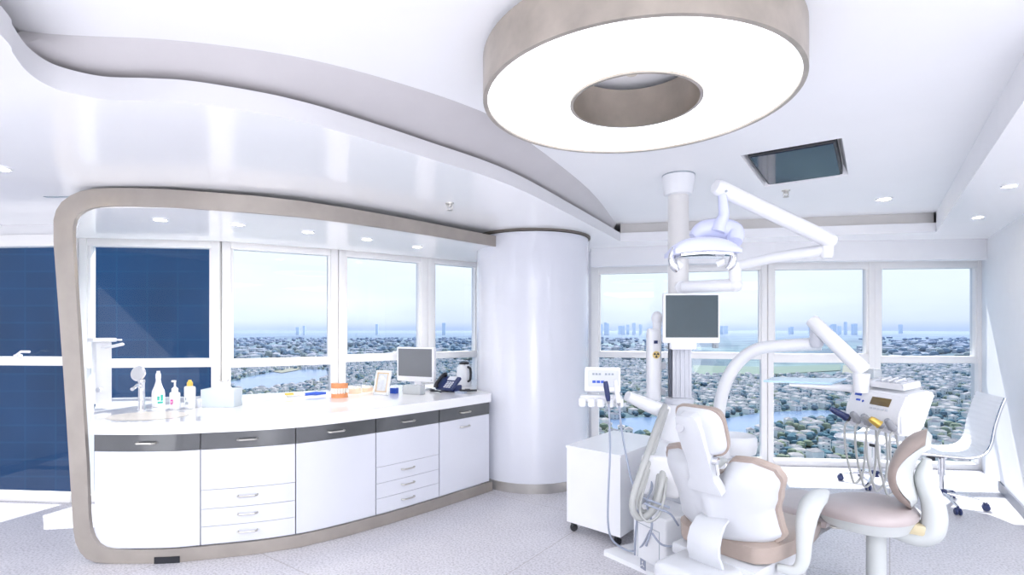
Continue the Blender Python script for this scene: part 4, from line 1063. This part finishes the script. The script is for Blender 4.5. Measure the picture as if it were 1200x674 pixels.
# ------------------------------------------------------------------ the city outside
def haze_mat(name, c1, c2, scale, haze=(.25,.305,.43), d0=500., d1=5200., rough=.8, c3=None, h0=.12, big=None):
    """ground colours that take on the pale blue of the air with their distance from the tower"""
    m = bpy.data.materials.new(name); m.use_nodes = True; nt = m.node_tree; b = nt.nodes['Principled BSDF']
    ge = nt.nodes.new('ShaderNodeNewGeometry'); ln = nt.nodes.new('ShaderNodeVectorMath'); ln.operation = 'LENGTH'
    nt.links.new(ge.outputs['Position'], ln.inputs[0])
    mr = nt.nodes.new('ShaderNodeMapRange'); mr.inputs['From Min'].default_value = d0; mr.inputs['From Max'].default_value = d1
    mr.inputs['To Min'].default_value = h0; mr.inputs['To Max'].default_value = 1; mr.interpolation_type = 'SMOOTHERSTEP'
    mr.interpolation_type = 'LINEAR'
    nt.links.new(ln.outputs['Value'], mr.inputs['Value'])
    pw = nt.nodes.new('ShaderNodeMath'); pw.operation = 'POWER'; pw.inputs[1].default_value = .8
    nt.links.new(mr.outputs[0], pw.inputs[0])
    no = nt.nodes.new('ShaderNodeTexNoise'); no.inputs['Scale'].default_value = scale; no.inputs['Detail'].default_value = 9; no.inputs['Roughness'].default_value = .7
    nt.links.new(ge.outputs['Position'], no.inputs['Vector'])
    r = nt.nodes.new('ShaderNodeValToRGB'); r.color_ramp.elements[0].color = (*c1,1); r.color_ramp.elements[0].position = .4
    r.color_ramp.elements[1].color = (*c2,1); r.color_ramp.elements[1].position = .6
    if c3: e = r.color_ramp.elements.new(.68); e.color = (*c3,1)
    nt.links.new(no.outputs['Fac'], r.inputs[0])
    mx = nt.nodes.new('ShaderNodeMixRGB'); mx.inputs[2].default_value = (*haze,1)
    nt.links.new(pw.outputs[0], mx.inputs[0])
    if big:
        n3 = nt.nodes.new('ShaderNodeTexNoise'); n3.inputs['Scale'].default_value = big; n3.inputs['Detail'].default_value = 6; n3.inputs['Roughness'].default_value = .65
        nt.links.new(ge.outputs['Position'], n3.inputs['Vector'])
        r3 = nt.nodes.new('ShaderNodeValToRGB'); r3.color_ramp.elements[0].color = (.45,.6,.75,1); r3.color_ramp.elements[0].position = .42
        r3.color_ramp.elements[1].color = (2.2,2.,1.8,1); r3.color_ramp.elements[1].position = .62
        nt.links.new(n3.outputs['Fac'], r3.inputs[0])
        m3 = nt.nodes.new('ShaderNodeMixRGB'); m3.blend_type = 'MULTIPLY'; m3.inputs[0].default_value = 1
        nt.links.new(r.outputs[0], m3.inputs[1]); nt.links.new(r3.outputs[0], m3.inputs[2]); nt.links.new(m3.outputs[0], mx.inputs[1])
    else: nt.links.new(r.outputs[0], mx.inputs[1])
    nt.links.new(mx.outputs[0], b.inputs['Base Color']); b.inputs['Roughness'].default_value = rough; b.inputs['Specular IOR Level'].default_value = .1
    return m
HG = 100.
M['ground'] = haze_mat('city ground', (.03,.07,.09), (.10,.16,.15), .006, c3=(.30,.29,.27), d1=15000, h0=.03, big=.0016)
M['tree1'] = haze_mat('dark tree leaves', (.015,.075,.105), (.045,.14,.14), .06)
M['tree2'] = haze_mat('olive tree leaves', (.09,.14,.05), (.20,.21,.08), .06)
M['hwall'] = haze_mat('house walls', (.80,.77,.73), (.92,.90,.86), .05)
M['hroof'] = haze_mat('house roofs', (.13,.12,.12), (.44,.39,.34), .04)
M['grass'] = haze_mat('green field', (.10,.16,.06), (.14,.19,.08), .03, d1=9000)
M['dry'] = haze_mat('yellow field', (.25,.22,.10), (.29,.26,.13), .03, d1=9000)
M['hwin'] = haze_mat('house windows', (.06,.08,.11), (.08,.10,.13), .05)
def gp(px, py, h=0.): return G(px, py, -HG+h)
mb = MB().use('ground')
mb.face([mb.bm.verts.new(p) for p in (V((-16000,60,-HG)), V((16000,60,-HG)), V((16000,24000,-HG)), V((-16000,24000,-HG)))])
o = struct(mb.build('ground', smooth=False))
mw = mat('lake water', (.14,.22,.36), .2, noise=.15, nscale=.02, spec=.5)
def lake(pts, lab):
    q = smooth_path([gp(a, b, .5) for a, b in pts+[pts[0]]], 4)[:-1]
    mb = MB(); mb.face([mb.bm.verts.new(p) for p in q]); tag(mb.build('lake', mw, smooth=False, origin=sum(q, V())/len(q)), lab, 'lake')
LK = [(700,492),(780,488),(850,490),(890,484),(950,481),(992,482),(985,487),(945,492),(905,500),(880,511),(845,516),(790,512),(720,505)]
lake(LK, 'pale blue lake among the houses beyond the right windows')
LK2 = [(255,452),(300,440),(340,433),(384,434),(386,444),(350,452),(300,458)]
lake(LK2, 'pale lake seen through the window above the toothbrush')
def field(pts, m, lab, nm='field'):
    q = [gp(a, b, 1.5) for a, b in pts]; mb = MB(); mb.face([mb.bm.verts.new(p) for p in q]); tag(mb.build(nm, m, smooth=False, origin=sum(q, V())/len(q)), lab, 'field')
field([(812,428),(900,430),(985,427),(985,434),(900,439),(815,440)], 'grass', 'green field beyond the lake in the right windows')
field([(988,428),(1006,428),(1006,439),(987,438)], 'dry', 'yellow dry field right of the green one near the arched arm')
field([(290,430),(335,427),(372,429),(330,437)], 'dry', 'dry yellow patch beside the left lake')
field([(270,466),(330,455),(345,462),(290,470)], 'grass', 'green lawn in front of the left lake')

def inpoly(x, y, poly):
    r = False
    for (x0,y0), (x1,y1) in zip(poly, poly[1:]+poly[:1]):
        if (y0 > y) != (y1 > y) and x < (x1-x0)*(y-y0)/(y1-y0)+x0: r = not r
    return r
def house_mesh(mb, c, w, l, h, rz):
    R = Matrix.Rotation(rz, 3, 'Z')
    mb.use('hwall'); mb.box(c+V((0,0,h/2)), (w,l,h), rz)
    mb.use('hwin')
    for sx in (-.28,.28): 
        for z in (.3,.72): mb.box(c+R@V((sx*w,-l/2,h*z)), (w*.2,.2,h*.18), rz)
    mb.use('hroof')
    rh = h*.27; o_ = 1.08
    e = [mb.bm.verts.new(c+R@V((sx*w/2*o_, sy*l/2*o_, h))) for sx, sy in ((-1,-1),(1,-1),(1,1),(-1,1))]
    r0 = mb.bm.verts.new(c+R@V((0,-l*.2,h+rh))); r1 = mb.bm.verts.new(c+R@V((0,l*.2,h+rh)))
    mb.face([e[0],e[1],r0]); mb.face([e[2],e[3],r1]); mb.face([e[1],e[2],r1,r0]); mb.face([e[3],e[0],r0,r1]); mb.face(e[::-1])
def tree_mesh(mb, c, r, m):
    mb.use(m); n = 6
    rings = [(.35,.0),(.9,.45),(1.,.9),(.7,1.4),(.0,1.7)]
    mb.lathe([(a*r*random.uniform(.85,1.15), b*r*.9) for a, b in rings], c, n)
hp = []
for i in range(3):
    mb = MB(); house_mesh(mb, V((0,0,0)), 9+1.5*i, 11, 9-i*.8, 0); hp.append(mb)
spots = []
tries = 0
def bad(x, y):
    if inpoly(x, y, LK) or inpoly(x, y, LK2): return True
    if y < 441 and 805 < x < 1010: return True
    return False
rowsY = []
d = 385.
while d < 1700: rowsY.append(d); d += 16+d*.006
cand = []
for d in rowsY:
    x = -.56*d; 
    while x < .93*d:
        jx, jy = x+random.uniform(-1.5,1.5), d+random.uniform(-2.5,2.5)
        px, py = 600+FP*jx/jy, HZ+FP*(HG+1.5)/jy
        if 262 < px < 1152 and not (560 < px < 690) and not bad(px, py): cand.append((jx, jy, px, py))
        x += 14+random.choice((0,0,0,10,22))
cand.sort(key=lambda q: q[1])
near = cand[:300]; far = cand[300:]
hl = 'pale two-storey house with a beige hipped roof in the suburb far below'
protos = []
for i, mb in enumerate(hp):
    protos.append(tag(mb.build('house', smooth=False), hl, 'house', 'suburb houses below the tower'))
for k, (x, y, px, py) in enumerate(near):
    src = protos[k % 3]
    if k < 3: o = src
    else: o = src.copy(); C.objects.link(o)
    o.location = (x, y, -HG); o.rotation_euler = (0,0,random.choice((.15,.3,-.2))+random.choice((0,PI/2))); s = random.uniform(.62,.88); o.scale = (s,s,s*random.uniform(.85,1.1))
mb = MB()
for x, y, px, py in far:
    if random.random() < .85: house_mesh(mb, V((x, y, -HG)), random.uniform(6,11), random.uniform(8,12), random.uniform(5,8), random.choice((.15,.3,-.2)))
for k in range(900):
    d = 1700*(3.2**random.random()); x = random.uniform(-.55,.93)*d; px = 600+FP*x/d; py = HZ+FP*101.5/d
    if 262 < px < 1152 and not 560 < px < 690 and not bad(px, py): house_mesh(mb, V((x, d, -HG)), random.uniform(14,34), random.uniform(20,60), random.uniform(7,16), random.choice((.15,.3,-.2)))
o = mb.build('distant_houses', smooth=False); o['kind'] = 'stuff'; tag(o, 'mass of small pale houses stretching away towards the horizon', 'houses')
# trees
tp = []
for i in range(4):
    mb = MB(); random.seed(i)
    for k in range(3): tree_mesh(mb, V((random.uniform(-3,3), random.uniform(-3,3), 0)), random.uniform(2.2,3.4), 'tree1' if i < 3 else 'tree2')
    tp.append(tag(mb.build('tree'), ('dark blue-green' if i < 3 else 'olive green')+' bushy tree among the houses far below', 'tree', ('dark' if i < 3 else 'olive')+' trees below the tower'))
random.seed(11)
occ = {}
for x, y, _, _ in cand: occ.setdefault((int(x//12), int(y//12)), []).append((x, y))
def near_house(x, y, r=7.):
    i, j = int(x//12), int(y//12)
    return any((a-x)**2+(b-y)**2 < r*r for k in (-1,0,1) for l in (-1,0,1) for a, b in occ.get((i+k, j+l), ()))
ct = []
tries = 0
while len(ct) < 4200 and tries < 60000:
    tries += 1
    d = 375*(4.4**random.random()); x = random.uniform(-.55,.92)*d
    px, py = 600+FP*x/d, HZ+FP*(HG+1.5)/d
    if not (262 < px < 1152) or 560 < px < 690 or bad(px, py) or near_house(x, d): continue
    if d < 800:
        if near_house(x, d, 5.5): continue
        occ.setdefault((int(x//12), int(d//12)), []).append((x, d))
    ct.append((x, d, px, py))
ct.sort(key=lambda q: q[1]); 
for k, (x, y, px, py) in enumerate(ct[:320]):
    src = tp[k % 4]
    if k < 4: o = src
    else: o = src.copy(); C.objects.link(o)
    o.location = (x, y, -HG); o.rotation_euler = (0,0,random.uniform(0,6)); s = random.uniform(.7,1.25); o.scale = (s,s,s)
mb = MB()
for x, y, px, py in ct[320:]: tree_mesh(mb, V((x, y, -HG)), random.uniform(2.5,5.), random.choice(('tree1','tree1','tree2')))
for k in range(1100):
    d = 1600*(3.2**random.random()); x = random.uniform(-.55,.93)*d; px = 600+FP*x/d; py = HZ+FP*101.5/d
    if 262 < px < 1152 and not 560 < px < 690 and not bad(px, py): tree_mesh(mb, V((x, d, -HG)), random.uniform(8,18), random.choice(('tree1','tree1','tree2')))
o = mb.build('distant_trees', smooth=False); o['kind'] = 'stuff'; tag(o, 'mass of dark green trees between the far houses', 'trees')
# far skyline
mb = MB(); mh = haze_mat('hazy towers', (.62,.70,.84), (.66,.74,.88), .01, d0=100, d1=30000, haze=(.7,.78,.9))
for k in range(60):
    x = random.choice((random.uniform(1200,2700), random.uniform(-5200,6500), random.uniform(4500,6000)));
    mb.box(V((x, 8500+random.uniform(-500,500), -HG+random.uniform(40,90))), (random.uniform(20,60),40,random.uniform(120,260)))
o = mb.build('skyline', mh, smooth=False); o['kind'] = 'stuff'; tag(o, 'faint hazy city skyline along the horizon', 'skyline')
# neighbouring blue glass tower
def tower_mat():
    m = bpy.data.materials.new('blue curtain wall'); m.use_nodes = True; nt = m.node_tree; b = nt.nodes['Principled BSDF']
    tc = nt.nodes.new('ShaderNodeTexCoord'); mp = nt.nodes.new('ShaderNodeMapping'); mp.inputs['Rotation'].default_value = (PI/2,0,0)
    nt.links.new(tc.outputs['Object'], mp.inputs[0])
    br = nt.nodes.new('ShaderNodeTexBrick'); br.offset = 0; br.inputs['Scale'].default_value = 1; br.inputs['Brick Width'].default_value = .75; br.inputs['Row Height'].default_value = .42
    br.inputs['Mortar Size'].default_value = .022
    br.inputs['Color1'].default_value = (.0,.066,.175,1); br.inputs['Color2'].default_value = (.0,.058,.155,1); br.inputs['Mortar'].default_value = (.002,.082,.195,1)
    nt.links.new(mp.outputs[0], br.inputs['Vector']); 
    n = nt.nodes.new('ShaderNodeTexNoise'); n.inputs['Scale'].default_value = .35; nt.links.new(tc.outputs['Object'], n.inputs['Vector'])
    mx = nt.nodes.new('ShaderNodeMixRGB'); mx.blend_type = 'MULTIPLY'; mx.inputs[0].default_value = .8
    nt.links.new(br.outputs['Color'], mx.inputs[1]); nt.links.new(n.outputs['Fac'], mx.inputs[2])
    mx2 = nt.nodes.new('ShaderNodeMixRGB'); mx2.blend_type = 'ADD'; mx2.inputs[0].default_value = .5
    nt.links.new(mx.outputs[0], mx2.inputs[1]); nt.links.new(mx.outputs[0], mx2.inputs[2])
    nt.links.new(mx2.outputs[0], b.inputs['Base Color']); b.inputs['Roughness'].default_value = .35; b.inputs['Specular IOR Level'].default_value = .2
    return m
xr = (256-600)/FP*13.
mb = MB(); mb.prism([V((xr-32,13,-100)), V((xr,13,-100)), V((xr*1.85,25,-100)), V((xr-32,25,-100))], 160)
o = tag(mb.build('blue_tower', tower_mat(), smooth=False, origin=(xr-16,19,-100)), 'deep blue glass tower standing close outside the left windows', 'building')

# ------------------------------------------------------------------ light
w = bpy.data.worlds.new('sky'); bpy.context.scene.world = w; w.use_nodes = True; nt = w.node_tree
bg = nt.nodes['Background']; tc = nt.nodes.new('ShaderNodeTexCoord'); sx = nt.nodes.new('ShaderNodeSeparateXYZ')
nt.links.new(tc.outputs['Generated'], sx.inputs[0]); r = nt.nodes.new('ShaderNodeValToRGB')
els = [(.0,(.50,.62,.88)),(.012,(.68,.77,.95)),(.05,(.80,.88,1.)),(.13,(.86,.94,1.)),(.3,(.66,.83,1.)),(1.,(.38,.6,1.))]
while len(r.color_ramp.elements) < len(els): r.color_ramp.elements.new(.5)
for e, (p, c) in zip(r.color_ramp.elements, els): e.position = p; e.color = (*c,1)
n = nt.nodes.new('ShaderNodeTexNoise'); n.inputs['Scale'].default_value = 3; n.inputs['Detail'].default_value = 5
mp = nt.nodes.new('ShaderNodeMapping'); mp.inputs['Scale'].default_value = (1,1,4); nt.links.new(tc.outputs['Generated'], mp.inputs[0]); nt.links.new(mp.outputs[0], n.inputs['Vector'])
r2 = nt.nodes.new('ShaderNodeValToRGB'); r2.color_ramp.elements[0].position = .45; r2.color_ramp.elements[1].position = .75; r2.color_ramp.elements[1].color = (.25,.25,.25,1)
nt.links.new(n.outputs['Fac'], r2.inputs[0])
ad = nt.nodes.new('ShaderNodeMixRGB'); ad.blend_type = 'ADD'; ad.inputs[0].default_value = .5
nt.links.new(sx.outputs['Z'], r.inputs[0]); nt.links.new(r.outputs[0], ad.inputs[1]); nt.links.new(r2.outputs[0], ad.inputs[2])
nt.links.new(ad.outputs[0], bg.inputs['Color']); bg.inputs['Strength'].default_value = 1.02

def lamp(name, typ, loc, energy, **k):
    l = bpy.data.lights.new(name, typ); l.energy = energy
    for a, b in k.items(): setattr(l, a, b)
    o = bpy.data.objects.new(name, l); C.objects.link(o); o.location = loc; return o
SAZ, SEL = math.radians(17), math.radians(50)
s = lamp('sun', 'SUN', (0,0,10), 6.5, angle=math.radians(.6), color=(1,.97,.93))
sd = V((math.sin(SAZ)*math.cos(SEL), math.cos(SAZ)*math.cos(SEL), math.sin(SEL)))
s.rotation_euler = sd.to_track_quat('Z', 'Y').to_euler()
a = lamp('added_ceiling_fill', 'AREA', (-.0,-1.5,2.38), 78, shape='RECTANGLE', size=2.6, size_y=2.4, color=(.96,.98,1.));  # fill light added behind the camera to brighten the room
a2 = lamp('added_side_fill', 'AREA', (-3.6,.6,2.38), 42, shape='RECTANGLE', size=2.4, size_y=2.4, color=(.96,.98,1.))  # fill light added on the left, out of view
for x, y in ((188,257),(279,262.5),(361,271.5),(430,280),(489,289)):
    lamp('canopy_spot', 'SPOT', G(x, y, 2.272)+V((0,0,-.02)), 5, spot_size=math.radians(150), spot_blend=.8, shadow_soft_size=.04, color=(1,.96,.9))
a3 = lamp('added_side_fill', 'AREA', (2.9,.3,2.38), 48, shape='RECTANGLE', size=1.6, size_y=2.4, color=(.96,.98,1.))  # added fill for the right wall, windows and console, out of view
pn2 = lamp('added_bounce_fill', 'POINT', (-3.2,1.2,.7), 22, shadow_soft_size=.6, color=(.96,.97,1.))  # unseen point fill added low on the left to lift the soffit
pn = lamp('added_bounce_fill', 'POINT', (.2,-2.3,.8), 74, shadow_soft_size=.8, color=(.96,.97,1.))  # unseen point fill added behind the camera, imitates bounce onto the ceiling

# ------------------------------------------------------------------ camera
cam = bpy.data.cameras.new('camera'); co = bpy.data.objects.new('camera', cam); C.objects.link(co)
co.location = (0,0,CAMZ); co.rotation_euler = (PI/2,0,0)
cam.sensor_width = 36; cam.lens = 36*FP/1200; cam.shift_y = (HZ-337)/1200; cam.clip_end = 40000; cam.clip_start = .05
sc_ = bpy.context.scene; sc_.camera = co
sc_.view_settings.view_transform = 'Standard'; sc_.view_settings.look = 'None'; sc_.view_settings.exposure = .42; sc_.view_settings.gamma = 1.
sc_.cycles.max_bounces = 12; sc_.cycles.diffuse_bounces = 6; sc_.cycles.transparent_max_bounces = 16
